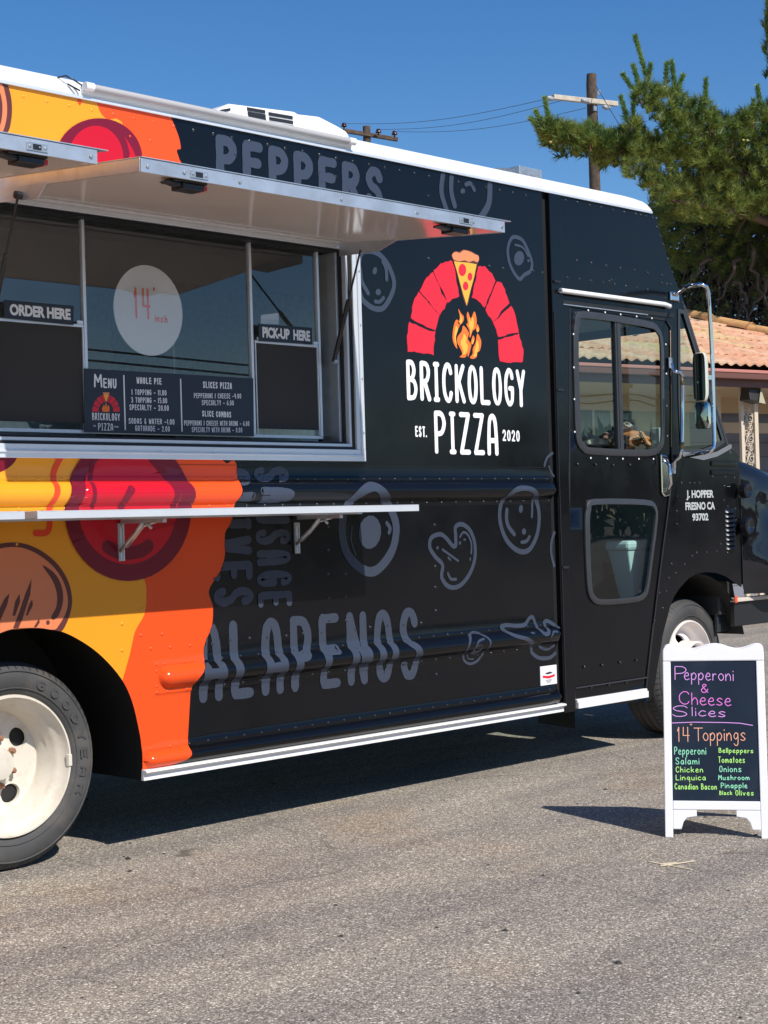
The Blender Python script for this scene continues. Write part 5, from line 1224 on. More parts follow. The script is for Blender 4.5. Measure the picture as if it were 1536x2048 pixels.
def bag():
    c = P(1236,885,.45); q = Q(1140,610,6.605); z0 = 1.627
    root = empty('leather_bag', (c.x,.45,z0), 'tan and black leather bag with a chain strap lying on the dashboard', 'bag')
    tan = mat('tan leather',(.52,.20,.075),rough=.45,bump=.5,bscale=14,bdist=.02,vary=.2,vscale=9); bl = mat('black leather',(.02,.018,.018),rough=.4,bump=.5,bscale=14,bdist=.02); gold = mat('brass chain',(.45,.36,.2),rough=.3,metal=1)
    def lump(name, m, cx_, cy_, cz_, rx_, ry_, rz_, amp, seed, par=root):
        rs = random.Random(seed); ph = [rs.random()*6.28 for _ in range(6)]; b = MB(); U, V = 30, 18
        for j in range(V+1):
            th = math.pi*j/V
            for i in range(U):
                a = 2*math.pi*i/U; d = (math.sin(th)*math.cos(a), math.sin(th)*math.sin(a), math.cos(th))
                k = 1+amp*(math.sin(3*d[0]*2+ph[0])*math.sin(4*d[2]+ph[1])+.6*math.sin(7*d[0]+ph[2]+3*d[2])+.4*math.sin(9*d[2]+5*d[1]+ph[3]))
                b.v.append((cx_+rx_*d[0]*k, cy_+ry_*d[1]*k, max(0, cz_+rz_*d[2]*k)))
        for j in range(V):
            for i in range(U): b.f.append((j*U+i, j*U+(i+1)%U, (j+1)*U+(i+1)%U, (j+1)*U+i)); b.m.append(0)
        return b.build(name, m, par, smooth=True)
    s = lambda p_: (lambda v: (v.x-c.x, v.z-z0))(P(*q(*p_), .45))
    a1 = s((900,1780)); a2 = s((330,1830)); a3 = s((820,1640)); a4 = s((560,1790)); a5 = s((450,1740))
    lump('bag_body', tan, a1[0]-.04, 0, a1[1]-.005, .155, .09, .058, .19, 3); lump('bag_body', bl, a2[0], .02, a2[1]-.01, .13, .08, .055, .12, 5)
    lump('bag_flap', mat('dark brown leather',(.055,.025,.018),rough=.4,bump=.5,bscale=14,bdist=.02), a3[0], .05, a3[1], .095, .06, .058, .10, 8); lump('bag_side', tan, a4[0], -.01, a4[1], .10, .08, .045, .14, 11); lump('bag_pocket', mat('pink brown leather',(.30,.16,.13),rough=.5), a5[0], -.04, a5[1], .06, .04, .03, .14, 21)
    pts = [s(p_) for p_ in ((740,1700),(775,1770),(810,1830),(850,1870),(900,1880))]; pts2 = [s(p_) for p_ in ((480,1760),(520,1800),(560,1840),(610,1860))]
    for pl, yy in ((pts,-.10),(pts2,-.09)):
        pl = smooth(pl, 5)
        for i in range(0, len(pl)-1, 1):
            b = MB(); t_ = math.atan2(pl[i+1][1]-pl[i][1], pl[i+1][0]-pl[i][0]); cc = ((pl[i][0]+pl[i+1][0])/2, yy, (pl[i][1]+pl[i+1][1])/2)
            rg = [(cc[0]+.011*math.cos(a)*math.cos(t_)-(.007*math.sin(a) if i%2 else 0)*math.sin(t_), cc[1]+(.002 if i%2 else .007*math.sin(a)), cc[2]+.011*math.cos(a)*math.sin(t_)+(.007*math.sin(a) if i%2 else 0)*math.cos(t_)) for a in [2*math.pi*k/10 for k in range(10)]]
            b.tube(rg, .0026, n=6, closed=True); b.build('chain_link', gold, root, smooth=True)
bag()
b = MB(); p_ = P(*Q(1140,610,6.605)(1150,1720), .25); b.box(p_.x-.02,p_.x+.03,.22,.28,1.627,1.627+.13); b.build('switch_box', mat('pale switch box',(.45,.50,.48),rough=.5), T, bevel=.004)

# ------------------------------------------------------------------ A-frame board
SL = PG(1332,1675); SR = PG(1543,1678); SL.z = SR.z = 0
U_ = (SR-SL).normalized(); N_ = Vector((-U_.y, U_.x, 0))
if N_.y < 0: N_ = -N_
BACK = .44; SLEN = .80; lam = math.asin(BACK/2/SLEN)
root = empty('sandwich_board', SL, 'white A-frame chalkboard with scalloped top and handwritten pizza toppings standing on the asphalt', 'sandwich board')
V_ = (Vector((0,0,1))*math.cos(lam)+N_*math.sin(lam)).normalized(); NF = U_.cross(V_).normalized()
if NF.dot(N_) < 0: NF = -NF
def uv(x, y):                                         # enlarged photo pixel to board coordinates
    p = PN(*Z11(x,y), SL, NF)-SL; return (p.dot(U_), p.dot(V_))
def front(v): u, d, w = v; return U_*u+V_*w+NF*d
V2 = (Vector((0,0,1))*math.cos(lam)-N_*math.sin(lam)).normalized(); NF2 = U_.cross(V2).normalized()
if NF2.dot(N_) < 0: NF2 = -NF2
def backf(v): u, d, w = v; return U_*u+V2*w+NF2*d+N_*BACK
def sprism(name, pts, d0, d1, m, par, f=front, bevel=.003):
    b = MB(); b.prism(pts, d0, d1); b.v = [tuple(f(v)) for v in b.v]; return b.build(name, m, par, bevel=bevel)
mw = mat('white painted wood', (.80,.79,.81), rough=.4, bump=.3, bscale=40, bdist=.001); mch = mat('chalkboard', (.012,.017,.026), rough=.32, vary=.2, vscale=6, dirt=(.05,.055,.065), dscale=5, damt=.45)
print('sign top', uv(205,200), uv(1142,200), uv(243,1930), uv(318,1930), uv(235,1680), uv(1192,1240))
H_ = uv(600,137)[1]
xl, xli, xri, xr = -.003, .0275, .362, .3925
zr0, zr1 = uv(312,1672)[1], uv(312,1588)[1]; zt0 = uv(275,292)[1]
sc = [uv(x,y) for x,y in ((205,215),(207,185),(222,158),(250,146),(285,146),(340,166),(410,184),(480,184),(550,165),(620,145),(680,137),(745,145),(810,168),(870,182),(930,178),(990,160),(1045,141),(1085,137),(1120,150),(1138,180),(1142,215))]
k0, k1 = sc[0][0], sc[-1][0]
sc = [(xl+(x-k0)/(k1-k0)*(xr-xl), z) for x,z in sc]; sc = smooth(sc,3)
zin = zt0
for side in (front, backf):
    fr = sprism('frame_stile', [(xl,0),(xli,0),(xli,zin),(xl,zin)], 0, .018, mw, root, side)
    sprism('frame_stile', [(xri,0),(xr,0),(xr,zin),(xri,zin)], 0, .018, mw, root, side)
    sprism('frame_rail', [(xli+.0005,zr0),(xri-.0005,zr0),(xri-.0005,zr1),(xli+.0005,zr1)], 0, .018, mw, root, side)
    sprism('frame_top', sc+[(xr,zin+.0005),(xl,zin+.0005)], 0, .018, mw, root, side, .004)
    bl = [(0,0),(.105,0),(.105,-.024),(.062,-.030),(.046,-.046),(.036,-.074),(0,-.074)]
    bw = (xr-xl)/.42
    for sg, xo in ((1,xli),(-1,xri)):
        sprism('corner_bracket', [(xo+sg*x*bw*.92+sg*.0006, zr0-.0006+z*1.0) for x,z in bl], .001, .015, mw, root, side, .002)
cb = sprism('chalkboard', [(xli-.004,zr1-.004),(xri+.004,zr1-.004),(xri+.004,zin+.004),(xli-.004,zin+.004)], .006, .012, mch, root, front, 0)
sprism('back_board', [(xli-.004,zr1-.004),(xri+.004,zr1-.004),(xri+.004,zin+.004),(xli-.004,zin+.004)], .006, .012, mch, root, backf, 0)
for xx in (xl+.05, xr-.07):
    b = MB(); c = U_*xx+V_*(H_-.03)+N_*.015; b.tube([c, c+U_*.02], .008, n=8); b.build('hinge', M['galv'], root)
INK = {k: mat(k+' chalk ink', c, rough=.7) for k, c in {'lilac':(.72,.33,.80),'pink':(.85,.22,.75),'peach':(.88,.42,.27),'mint':(.30,.78,.50),'lime':(.45,.88,.20)}.items()}
def chalk(s_, tl, bl, tr, br, sw, ink, gap=.32, slant=.0):
    a, b_, c, d = uv(*tl), uv(*bl), uv(*tr), uv(*br); mb = MB()
    mp_ = lambda x, z, off=0: tuple(U_*x+V_*z+NF*(.006-off))
    text(mb, s_, (a[0]+b_[0])/2, b_[1], (c[0]+d[0])/2, a[1], sw, mp_, .0009, gap, .006, .10, 1, 0, d[1]-b_[1], slant)
    return mb.build('chalk_writing', INK[ink], cb)
def cw(s_, x0, ytop, ybase, x1, sw, ink, rise=.03, gap=.32, slant=0):
    dx_ = x1-x0; chalk(s_, (x0,ytop),(x0,ybase),(x1,ytop+rise*dx_),(x1,ybase+rise*dx_), sw, ink, gap, slant)
cw('P', 322,335,462,432,.0027,'lilac',0); cw('epperoni', 408,350,462,872,.0028,'lilac',.025,.26)
cw('&', 562,500,582,634,.0029,'pink')
cw('C', 362,570,690,458,.0028,'pink',0); cw('heese', 478,580,695,850,.0028,'pink',.03,.22)
cw('S', 300,702,805,442,.0028,'lilac',0); cw('lices', 478,712,800,800,.0028,'lilac',.04,.24)
mb = MB(); ribbon(mb, [uv(298,864),uv(500,856),uv(800,860),uv(930,866),uv(1048,886)], .0028, lambda x,z,off=0: tuple(U_*x+V_*z+NF*(.006-off)), .0009); mb.build('chalk_line', INK['lilac'], cb)
cw('14', 345,900,1040,462,.0029,'peach',0); cw('"', 460,870,912,490,.0027,'peach',0); cw('T', 500,908,1035,585,.0029,'peach',0); cw('oppings', 585,905,1030,985,.0029,'peach',0,.26)
cw('Pepperoni', 318,1085,1158,615,.0026,'mint',0,.28); cw('Salami', 330,1185,1250,552,.0026,'mint',0); cw('Chicken', 332,1270,1325,588,.0026,'lime',0); cw('Linquica', 332,1345,1398,612,.0026,'lime',0,.28); cw('Canadian Bacon', 322,1425,1482,716,.0026,'lime',0.01,.26)
cw('Bellpeppers', 732,1095,1142,1056,.0026,'lime',0.012,.26); cw('Tomatoes', 728,1176,1236,978,.0026,'lime',0,.28); cw('Onions', 738,1262,1322,945,.0026,'mint',0); cw('Mushroom', 728,1348,1396,1020,.0026,'mint',0,.28); cw('Pinapple', 752,1420,1472,1000,.0026,'mint',0,.28); cw('Black', 738,1495,1535,860,.0025,'lime',0); cw('Olives', 888,1490,1540,1060,.0026,'lime',0)

# ------------------------------------------------------------------ litter
zl = Q(1040,1580,3.097)
stick = mat('wooden stick', (.66,.56,.40), rough=.7, vary=.1, vscale=40)
for i, (a, c, z, lab) in enumerate((((797,447),(1065,497),.001,'longest pale wooden stick of the three, lying undermost on the asphalt below the chalkboard'),((868,478),(1084,446),.0035,'pale wooden stick on the asphalt pointing towards the board, crossing over the longest one'),((868,467),(970,457),.0035,'shortest pale wooden stick beside the two crossed ones on the asphalt'))):
    p, q_ = PG(*zl(*a)), PG(*zl(*c)); p.z = q_.z = 0; d = (q_-p); L_ = d.length; b = MB()
    pts = [(0,-.0035),(.004,-.0045),(L_-.004,-.0045),(L_,-.0035),(L_,.0035),(L_-.004,.0045),(.004,.0045),(0,.0035)]
    b.v = [(x,y,0) for x,y in pts]+[(x,y,.0022) for x,y in pts]; n = 8
    b.f = [tuple(range(n))[::-1], tuple(range(n,2*n))]+[(k,(k+1)%n,n+(k+1)%n,n+k) for k in range(n)]; b.m = [0]*len(b.f)
    o = b.build('wooden_stick', stick); o.location = (p.x,p.y,z); o.rotation_euler = (0,0,math.atan2(d.y,d.x)); tag(o, lab, 'stick', 'wooden sticks dropped on the asphalt')
b = MB()
for k in range(240):                                   # loose chips and grit
    x_ = -2.6+rnd()*6.5; y_ = -4.6+rnd()*6; s_ = .0025+.006*rnd()**3; a = rnd()*6.28
    if x_ < -2 and y_ < -3.6: continue
    c_, d_ = math.cos(a)*s_*1.8, math.sin(a)*s_*1.8
    b.add([(x_-c_,y_-d_,0),(x_+d_,y_-c_,0),(x_+c_,y_+d_,0),(x_-d_,y_+c_,0),(x_+s_*.3,y_,s_*.9)],[(0,1,4),(1,2,4),(2,3,4),(3,0,4)])
o = b.build('grit', mat('dark grit',(.03,.028,.026),rough=.8)); tag(o, 'dark chips and grit scattered over the asphalt', 'grit', kind='stuff')

# ------------------------------------------------------------------ house
heading = math.radians(0)
ev = to_world(Vector((4619, -135.7, 3250))); ev.z = 0; ev.normalize()
sv = Vector((-ev.y, ev.x, 0));
if sv.dot(AX*0+Vector((0,1,0))) < 0: sv = -sv
PH = math.radians(16)
E0 = PD(1876, 753, 22.4)
house = empty('house', (E0.x, E0.y, 0), 'low stucco house behind the truck with a salmon clay tile roof and iron porch post', 'house')
HO = Vector((E0.x, E0.y, 0)); E0z = E0.z
print('house eave z', E0z)
def hp(t, s_, z): return tuple(-ev*t+sv*s_+Vector((0,0,z)))      # t leftwards along the eave, s_ back into the house
tile_cols = [(.64,.33,.20),(.68,.39,.25),(.62,.33,.20),(.66,.42,.27),(.62,.42,.22)]
TM = [mat('clay tile', c, rough=.85, vary=.18, vscale=14, dirt=(.30,.25,.17), dscale=9, damt=.45) for c in tile_cols]
TWD, TL = .335, .80
def tile_mesh(m):
    b = MB(); n = 16
    for r, (sy, zz) in enumerate(((0,.028),(TL+.06,.0))):
        for i in range(n+1):
            t = i/n; b.v.append((-TWD*t*1.0, sy, zz+.030*(.5-.5*math.cos(4*math.pi*t+.6))))
    for i in range(n+1):
        v = b.v[i]; b.v.append((v[0],v[1],v[2]-.020))
    for i in range(n):
        b.f.append((i,i+1,n+2+i,n+1+i)); b.f.append((2*n+2+i,2*n+3+i,i+1,i)); b.m += [0,0]
    me = bpy.data.meshes.new('roof_tile'); me.from_pydata(b.v,[],b.f); me.materials.append(m); me.polygons.foreach_set('use_smooth',[True]*len(b.f)); me.set_sharp_from_angle(angle=math.radians(40)); return me
TMESH = [tile_mesh(m) for m in TM]
rotz = math.atan2(ev.y, ev.x)
for r in range(9):
    for c in range(21):
        if r > 0 and c > 20: continue
        s_ = r*TL*math.cos(PH); t = c*TWD
        o = bpy.data.objects.new('roof_tile', random.choice(TMESH)); link(o, house)
        p = Vector(hp(t+.0, s_-.06, E0z+r*TL*math.sin(PH))); o.location = p
        o.rotation_euler = (PH*1.0+(rnd()-.5)*.02, (rnd()-.5)*.02, rotz)
# rake capping
for k in range(8):
    b = MB(); L_ = .62*1.55; s0 = k*L_*.93
    b.lathe([(.105,0),(.095,L_)], (0,0,0), n=10, a0=0, a1=math.pi, axis='y'); b.lathe([(.090,.0),(.105,0)], (0,0,0), n=10, a0=0, a1=math.pi, axis='y')
    o = b.build('rake_tile', mat('lichened tile',(.60,.33,.14),rough=.85,vary=.2,vscale=8,dirt=(.52,.34,.05),dscale=6,damt=.7), house, smooth=True, angle=50)
    o.location = hp(-.02, s0*math.cos(PH)-.08, E0z+s0*math.sin(PH)+.055); o.rotation_euler = (PH-.02, 0, rotz)
def hbox(name, t0, t1, s0, s1, z0, z1, m, par=house, bevel=0):
    b = MB(); b.box(-t1, -t0, s0, s1, z0, z1); o = b.build(name, m, par, bevel=bevel); o.rotation_euler = (0,0,rotz); return o
brown = mat('brown fascia', (.15,.06,.045), rough=.5); gut = mat('painted gutter', (.50,.20,.16), rough=.45); stucco = mat('cream stucco', (.50,.47,.36), rough=.9, bump=.4, bscale=60, bdist=.01, vary=.06); soff = mat('soffit paint', (.55,.40,.25), rough=.7)
block = mat('grey block wall', (.20,.21,.25), rough=.85)
hbox('gutter', -.1, 8.5, -.08, .03, E0z-.075, E0z-.035, gut, bevel=.008); hbox('gutter_face', -.1, 8.5, -.07, .02, E0z-.15, E0z-.0755, brown, bevel=.01); hbox('fascia', -.1, 8.5, .03, .07, E0z-.24, E0z-.05, brown)
b = MB(); q0, q1 = hp(-.1,.07,E0z-.06), hp(8.5,.07,E0z-.06); q2, q3 = hp(8.5,6,E0z+1.62), hp(-.1,6,E0z+1.62); b.add([q0,q1,q2,q3],[(0,1,2,3)]); b.build('roof_deck', brown, house)
hbox('soffit', -.1, 8.5, .07, 1.9, E0z-.22, E0z-.20, soff); hbox('porch_beam', -.1, 8.5, 1.55, 1.7, E0z-.42, E0z-.22, soff)
hbox('rear_wall', -.1, 8.5, 5.9, 6.0, 0, E0z+1.4, stucco)
hbox('block_wall', -.1, 2.9, 1.9, 2.0, 0, E0z-.2, block)
bw_ = hbox('stucco_wall', 2.9, 8.5, 1.9, 2.05, 0, E0z-.2, stucco)
jm = mat('wall joint', (.12,.125,.145), rough=.9)
b = MB()
for k in range(13): b.box(-2.9,.1,1.896,1.899,.2*k+.05,.2*k+.062)
o = b.build('wall_joint', jm, house); o.rotation_euler = (0,0,rotz)
# window with white muntins in the stucco wall
wp = PN(1157,772, HO+sv*1.9, sv)-HO; wq = PN(1262,890, HO+sv*1.9, sv)-HO
ta, tb = -wp.dot(ev), -wq.dot(ev)
hw = hbox('window', tb, ta+.2, 1.86, 1.899, wq.z-.3, wp.z, mat('house window frame',(.05,.07,.08),rough=.4))
hbox('window_pane', tb+.07, ta+.13, 1.850, 1.858, wq.z-.23, wp.z-.07, mat('house window glass',(.12,.17,.19),rough=.05))
for k in range(1,3): t = tb+.07+(ta-tb+.06)*k/3; hbox('muntin', t-.02, t+.02, 1.840, 1.849, wq.z-.23, wp.z-.07, mat('muntin white',(.55,.58,.55),rough=.5))
shr = empty('shrub', HO+Vector(hp(.1, 1.2, 0)), 'dark leafy shrub in the shade of the porch beside the iron post', 'shrub')
b = MB()
for k in range(1500):
    a = rnd()*6.28; r = .9*rnd()**.5; z = .2+2.3*rnd(); r *= 1-.25*abs(z-1.3); p = Vector((r*math.cos(a), r*.8*math.sin(a), z)); s_ = .05+.05*rnd(); d = Vector((rnd()-.5,rnd()-.5,rnd()-.5)).normalized()*s_; c = d.orthogonal()*.5
    i = len(b.v); b.v += [tuple(p-d),tuple(p+c),tuple(p+d)]; b.f.append((i,i+1,i+2)); b.m.append(0)
b.build('leaves', mat('shrub leaves',(.045,.06,.03),rough=.6), shr, kind='stuff')
b = MB(); b.tube([(0,0,0),(.05,0,1.2),(0,.05,2.0)], [.05,.035,.015], n=7); b.build('stem', mat('shrub stem',(.09,.07,.05),rough=.9), shr)
# porch post of wrought iron
ps = .32; iron = mat('cream iron', (.62,.52,.40), rough=.5)
def pp(px_, py_): p = PN(px_,py_, HO+sv*ps, sv)-HO; return -p.dot(ev), p.z
tz = E0z-.2
post = []
for (xa, xb, off) in ((1468.5,1473.5,.28),(1480.5,1486.5,0),(1507.5,1514.5,0)):
    ta_, tb_ = pp(xa,850)[0], pp(xb,850)[0]
    hbox('porch_post', tb_, ta_, ps+off-.02, ps+off+.02, 0, tz, iron)
hbox('post_cap', pp(1515,770)[0], pp(1480,770)[0], ps-.02, ps+.02, tz-.06, tz-.02, iron)
tl_, tr_ = pp(1487,850)[0], pp(1507,850)[0]; wd = tl_-tr_; 
def spiral(cx_, cz_, r, turns, a0, sg=1):
    return [(cx_+sg*r*(1-.82*k/40)*math.cos(a0+turns*2*math.pi*k/40), cz_+r*(1-.82*k/40)*math.sin(a0+turns*2*math.pi*k/40)) for k in range(41)]
b = MB()
zs_ = tz-.15; k = 0
while zs_ > .2:
    for sg, fx in ((1,.66),(-1,.34)):
        cx2 = tr_+wd*fx; r = wd*(.34 if k%2 else .27)
        b.tube([hp(x, ps+.006*sg, z) for x,z in spiral(cx2, zs_-r, r, 1.6, math.pi/2, sg)], .0055, n=5)
        zs_ -= r*1.15
    b.tube([hp(tr_+wd*(.5+.45*math.cos(math.pi*j/8)*(1 if k%2 else -1)), ps, zs_+.45-.5*j/8) for j in range(9)], .0055, n=5)
    k += 1
b.build('scrollwork', iron, house)
hbox('roof_brace', -.1, pp(1500,830)[0], ps+.5, ps+.6, E0z-.75, E0z-.62, soff)
fl = pp(1484,787); root_f = empty('flood_light', HO+Vector(hp(fl[0], ps-.15, fl[1])), 'dark metal flood light hanging under the eave beside the iron post', 'light')
b = MB(); b.tube([(0,0,.0),(0,.02,.16)], .018, n=8); b.box(-.08,.08,-.05,.05,.15,.18); o = b.build('mount', M['rubber'], root_f)
b = MB(); b.add([(-.15,-.08,-.10),(.10,-.12,-.14),(.14,.08,-.14),(-.12,.10,-.10),(-.14,-.05,.07),(.05,-.07,.09),(.09,.06,.09),(-.11,.07,.07)],[(0,3,2,1),(4,5,6,7),(0,1,5,4),(1,2,6,5),(2,3,7,6),(3,0,4,7)]); b.build('lamp_housing', mat('lamp bronze',(.03,.025,.02),rough=.5), root_f, bevel=.008)
b = MB(); b.add([(-.02,-.125,-.135),(.10,-.145,-.15),(.155,.03,-.10),(.11,-.02,.06),(.07,-.1,.05)],[(0,1,2,3,4)]); b.build('lamp_glass', mat('lamp glass',(.40,.37,.25),rough=.3), root_f)

# ------------------------------------------------------------------ utility poles and wires
wood = mat('weathered pole wood', (.085,.058,.042), rough=.9, bump=.6, bscale=12, bdist=.02, vary=.35, vscale=6); armw = mat('pale crossarm', (.48,.42,.34), rough=.8, vary=.15, vscale=6)
wirem = mat('wire', (.05,.05,.055), rough=.6)
d1 = 46
tp = PD(1183,149,d1)
pole = empty('utility_pole', (tp.x,tp.y,0), 'tall weathered wooden utility pole with a pale crossarm rising behind the pine branch', 'utility pole')
b = MB(); b.tube([(0,0,0),(.03,0,tp.z*.5),(-.02,0,tp.z-.3),(-.0,0,tp.z)], [.20,.17,.148,.14], n=14); b.build('pole', wood, pole, smooth=True, angle=50)
def lp(px_,py_,d,o=tp): v = PD(px_,py_,d); return Vector((v.x-o.x, v.y-o.y, v.z))
def bar(name, a, c, w, h, m, par, bevel=.01):
    d = (c-a); L_ = d.length; b = MB(); b.box(0,L_,-w/2,w/2,-h/2,h/2); o = b.build(name, m, par, bevel=bevel); o.location = a; o.rotation_euler = (0,-math.atan2(d.z,math.hypot(d.x,d.y)),math.atan2(d.y,d.x)); return o
bar('crossarm', lp(1106,194,44.9), lp(1234,208,46.1), .12, .135, armw, pole)
for (x,y) in ((1177,203),(1197,184),(1190,217)):
    b = MB(); v = lp(x,y,45.6); b.box(v.x-.06,v.x+.06,v.y-.03,v.y+.03,v.z-.07,v.z+.07); b.build('bracket', M['galv'], pole, bevel=.01)
insm = mat('brown porcelain', (.05,.014,.010), rough=.15); greyins = mat('grey insulator', (.35,.36,.38), rough=.4)
for (x,y,d) in ((1100,197,44.8),(1213,215,45.8),(1170,202,45.3)):
    b = MB(); v = lp(x,y,d); b.tube([v+Vector((-.14,0,0)),v,v+Vector((.14,0,.01))], [.05,.075,.05], n=8); b.build('strain_insulator', greyins, pole, smooth=True)
tp2 = PD(733,253,60)
pole2 = empty('utility_pole', (tp2.x,tp2.y,0), 'far wooden utility pole with three dark insulators, just clearing the white truck roof', 'utility pole')
b = MB(); b.tube([(0,0,0),(0,0,tp2.z)], [.18,.145], n=12); b.build('pole', wood, pole2, smooth=True, angle=50)
bar('crossarm', lp(686,261,59.6,tp2), lp(795,279,60.2,tp2), .14, .14, wood, pole2)
ins = []
for (x,y) in ((688,258),(757,270),(789,274)):
    v = lp(x,y,59.7,tp2); b = MB(); b.lathe([(.03,0),(.03,.06),(.11,.08),(.12,.11),(.07,.14),(.09,.17),(.06,.22),(0,.24)], tuple(v), n=12, axis='z'); b.build('insulator', insm, pole2, smooth=True); ins.append(Vector((tp2.x+v.x,tp2.y+v.y,v.z+.2)))
for i, (a, c_, s_) in enumerate(((ins[0],PD(1097,197,44.8),'uppermost'),(ins[1],PD(1135,198,45.1),'middle'),(ins[2],PD(1172,216,45.6),'lowest'))):
    pts = [a.lerp(c_,k/16)-Vector((0,0,.25*math.sin(math.pi*k/16))) for k in range(17)]
    b = MB(); b.tube(pts, .008, n=5, caps=False); o = b.build('power_line', wirem); tag(o, s_+' of the three thin power lines strung between the two utility poles', 'wire', 'power lines in the sky')
b = MB(); b.tube([PD(1192,172,45.6),PD(1240,252,43),PD(1330,400,38)], .011, n=5); o = b.build('guy_wire', wirem); tag(o, 'thin guy wire slanting down from the near utility pole into the pine', 'wire')

# ------------------------------------------------------------------ pine
tb0 = PD(1640,700,27.5)
pine = empty('pine_tree', (tb0.x,tb0.y,0), 'big pine with upright candles and bare dead twigs, reaching over the tile roof', 'tree')
PO_ = Vector((tb0.x,tb0.y,0))
bark = mat('pine bark', (.10,.07,.055), rough=.95, bump=.8, bscale=10, bdist=.03, vary=.4, vscale=7)
deadw = mat('dead twig', (.12,.09,.075), rough=.9, vary=.3, vscale=8)
def L3(x, y, d): return PD(x,y,d)-PO_
b = MB(); b.tube([(0,0,0),(.1,0,2),tuple(L3(1620,400,27)),tuple(L3(1640,150,27)),tuple(L3(1650,-200,27))], [.34,.30,.24,.17,.08], n=14); b.build('trunk', bark, pine, smooth=True)
LIMBS = [([(1630,430,27),(1520,360,26),(1430,330,25.2),(1330,300,24.6),(1240,300,24.2),(1160,285,24),(1085,262,23.8)],.11),
         ([(1520,350,26),(1420,285,25.3),(1350,235,25),(1300,195,24.8),(1280,165,24.8)],.07),
         ([(1350,240,25),(1345,205,25),(1342,180,25)],.04),([(1450,310,25.4),(1420,260,25),(1412,215,24.9)],.05),
         ([(1620,360,26.5),(1560,290,25.5),(1515,230,25)],.07),([(1630,480,27),(1500,430,25.5),(1400,410,24.9),(1340,400,24.6)],.09),
         ([(1240,300,24.2),(1260,265,24.2),(1262,245,24.2)],.03),([(1630,520,27),(1560,480,27.5),(1470,520,28),(1420,560,28)],.08),
         ([(1640,560,27.5),(1540,540,28),(1500,580,28),(1470,640,28)],.08),([(1630,250,27),(1580,180,26),(1535,80,25.8),(1530,20,25.8)],.05)]
LP = []
for pts, r in LIMBS:
    q_ = [L3(*p) for p in pts]; b = MB(); b.tube(q_, [max(.012, r*(1-.85*k/(len(q_)-1))) for k in range(len(q_))], n=8); b.build('limb', bark, pine, smooth=True); LP.append(q_)
def needles(name, cols_):
    m = bpy.data.materials.new(name); m.use_nodes = True; nt = m.node_tree; bs = nt.nodes['Principled BSDF']; N = nt.nodes.new; L = nt.links.new
    tc = N('ShaderNodeTexCoord'); n = N('ShaderNodeTexNoise'); n.inputs['Scale'].default_value = 3.5; n.inputs['Detail'].default_value = 6; L(tc.outputs['Object'], n.inputs['Vector'])
    cr = N('ShaderNodeValToRGB'); cr.color_ramp.elements[0].position=.35; cr.color_ramp.elements[1].position=.65; cr.color_ramp.elements[0].color=(*cols_[0],1); cr.color_ramp.elements[1].color=(*cols_[1],1); L(n.outputs[0], cr.inputs[0]); L(cr.outputs[0], bs.inputs['Base Color'])
    bs.inputs['Roughness'].default_value=.5; out = nt.nodes['Material Output']
    tr = N('ShaderNodeBsdfTranslucent'); L(cr.outputs[0], tr.inputs[0]); mx = N('ShaderNodeMixShader'); mx.inputs[0].default_value=.25; L(bs.outputs[0], mx.inputs[1]); L(tr.outputs[0], mx.inputs[2]); L(mx.outputs[0], out.inputs[0])
    return m
nm_ = needles('pine needles', ((.05,.11,.022),(.27,.33,.07))); nc_ = needles('young candle needles', ((.15,.27,.08),(.27,.40,.13)))
def tuft(b, c, d, ln, n, spread, w=.0058, axis_len=.10):
    d = d.normalized(); u = d.orthogonal().normalized(); v = d.cross(u)
    for k in range(n):
        a = rnd()*6.283; sp = spread*(.5+.7*rnd()); dr = (d*math.cos(sp)+(u*math.cos(a)+v*math.sin(a))*math.sin(sp)).normalized()
        s0 = c+d*(axis_len*(rnd()-.35)); e_ = s0+dr*ln*(.7+.5*rnd())-Vector((0,0,.01)); sd = dr.orthogonal().normalized(); sd = (sd*math.cos(a*7)+dr.cross(sd)*math.sin(a*7))*w
        i = len(b.v); b.v += [tuple(s0-sd),tuple(s0+sd),tuple(e_)]; b.f.append((i,i+1,i+2)); b.m.append(0)
UP = [(1066,262),(1075,243),(1100,243),(1130,255),(1165,258),(1180,250),(1215,268),(1245,255),(1275,240),(1290,262),(1305,280),(1330,282),(1318,250),(1280,225),(1262,200),(1268,178),(1290,168),(1325,180),(1358,182),(1370,205),(1400,200),(1420,215),(1440,245),(1475,235),(1500,215),(1536,205),(1620,150),(1720,150),(1720,430),(1536,430),(1440,450),(1350,440),(1310,400),(1275,372),(1240,340),(1200,332),(1170,312),(1130,320),(1085,290)]
DN = [(1290,385),(1340,400),(1540,380),(1720,380),(1720,720),(1330,660),(1318,560),(1290,450)]
b = MB()
def near_limb(p):
    best, bd = None, 1e9
    for q_ in LP:
        for i in range(len(q_)-1):
            a, c = q_[i], q_[i+1]; t = max(0,min(1,(p-a).dot(c-a)/(c-a).length_squared)); x = a.lerp(c,t); dd = (x-p).length
            if dd < bd: best, bd = x, dd
    return best
cnt = 0
while cnt < 2300:
    x, y = 1060+rnd()*660, 150+rnd()*300
    if not inside((x,y),UP): continue
    thin = x < 1250
    d = (24.1+rnd()*.7) if thin else (23.6+rnd()*(1.2 if y < 260 else 3.4)+ (x-1250)/260*.6)
    p = L3(x,y,d); n_ = near_limb(p); out = (p-n_)
    dr = out.normalized()*.6+Vector((-.25,-.35,.75))+Vector((rnd()-.5,rnd()-.5,rnd()-.5))*.9
    tuft(b, p, dr, .15, 42, .85); cnt += 1
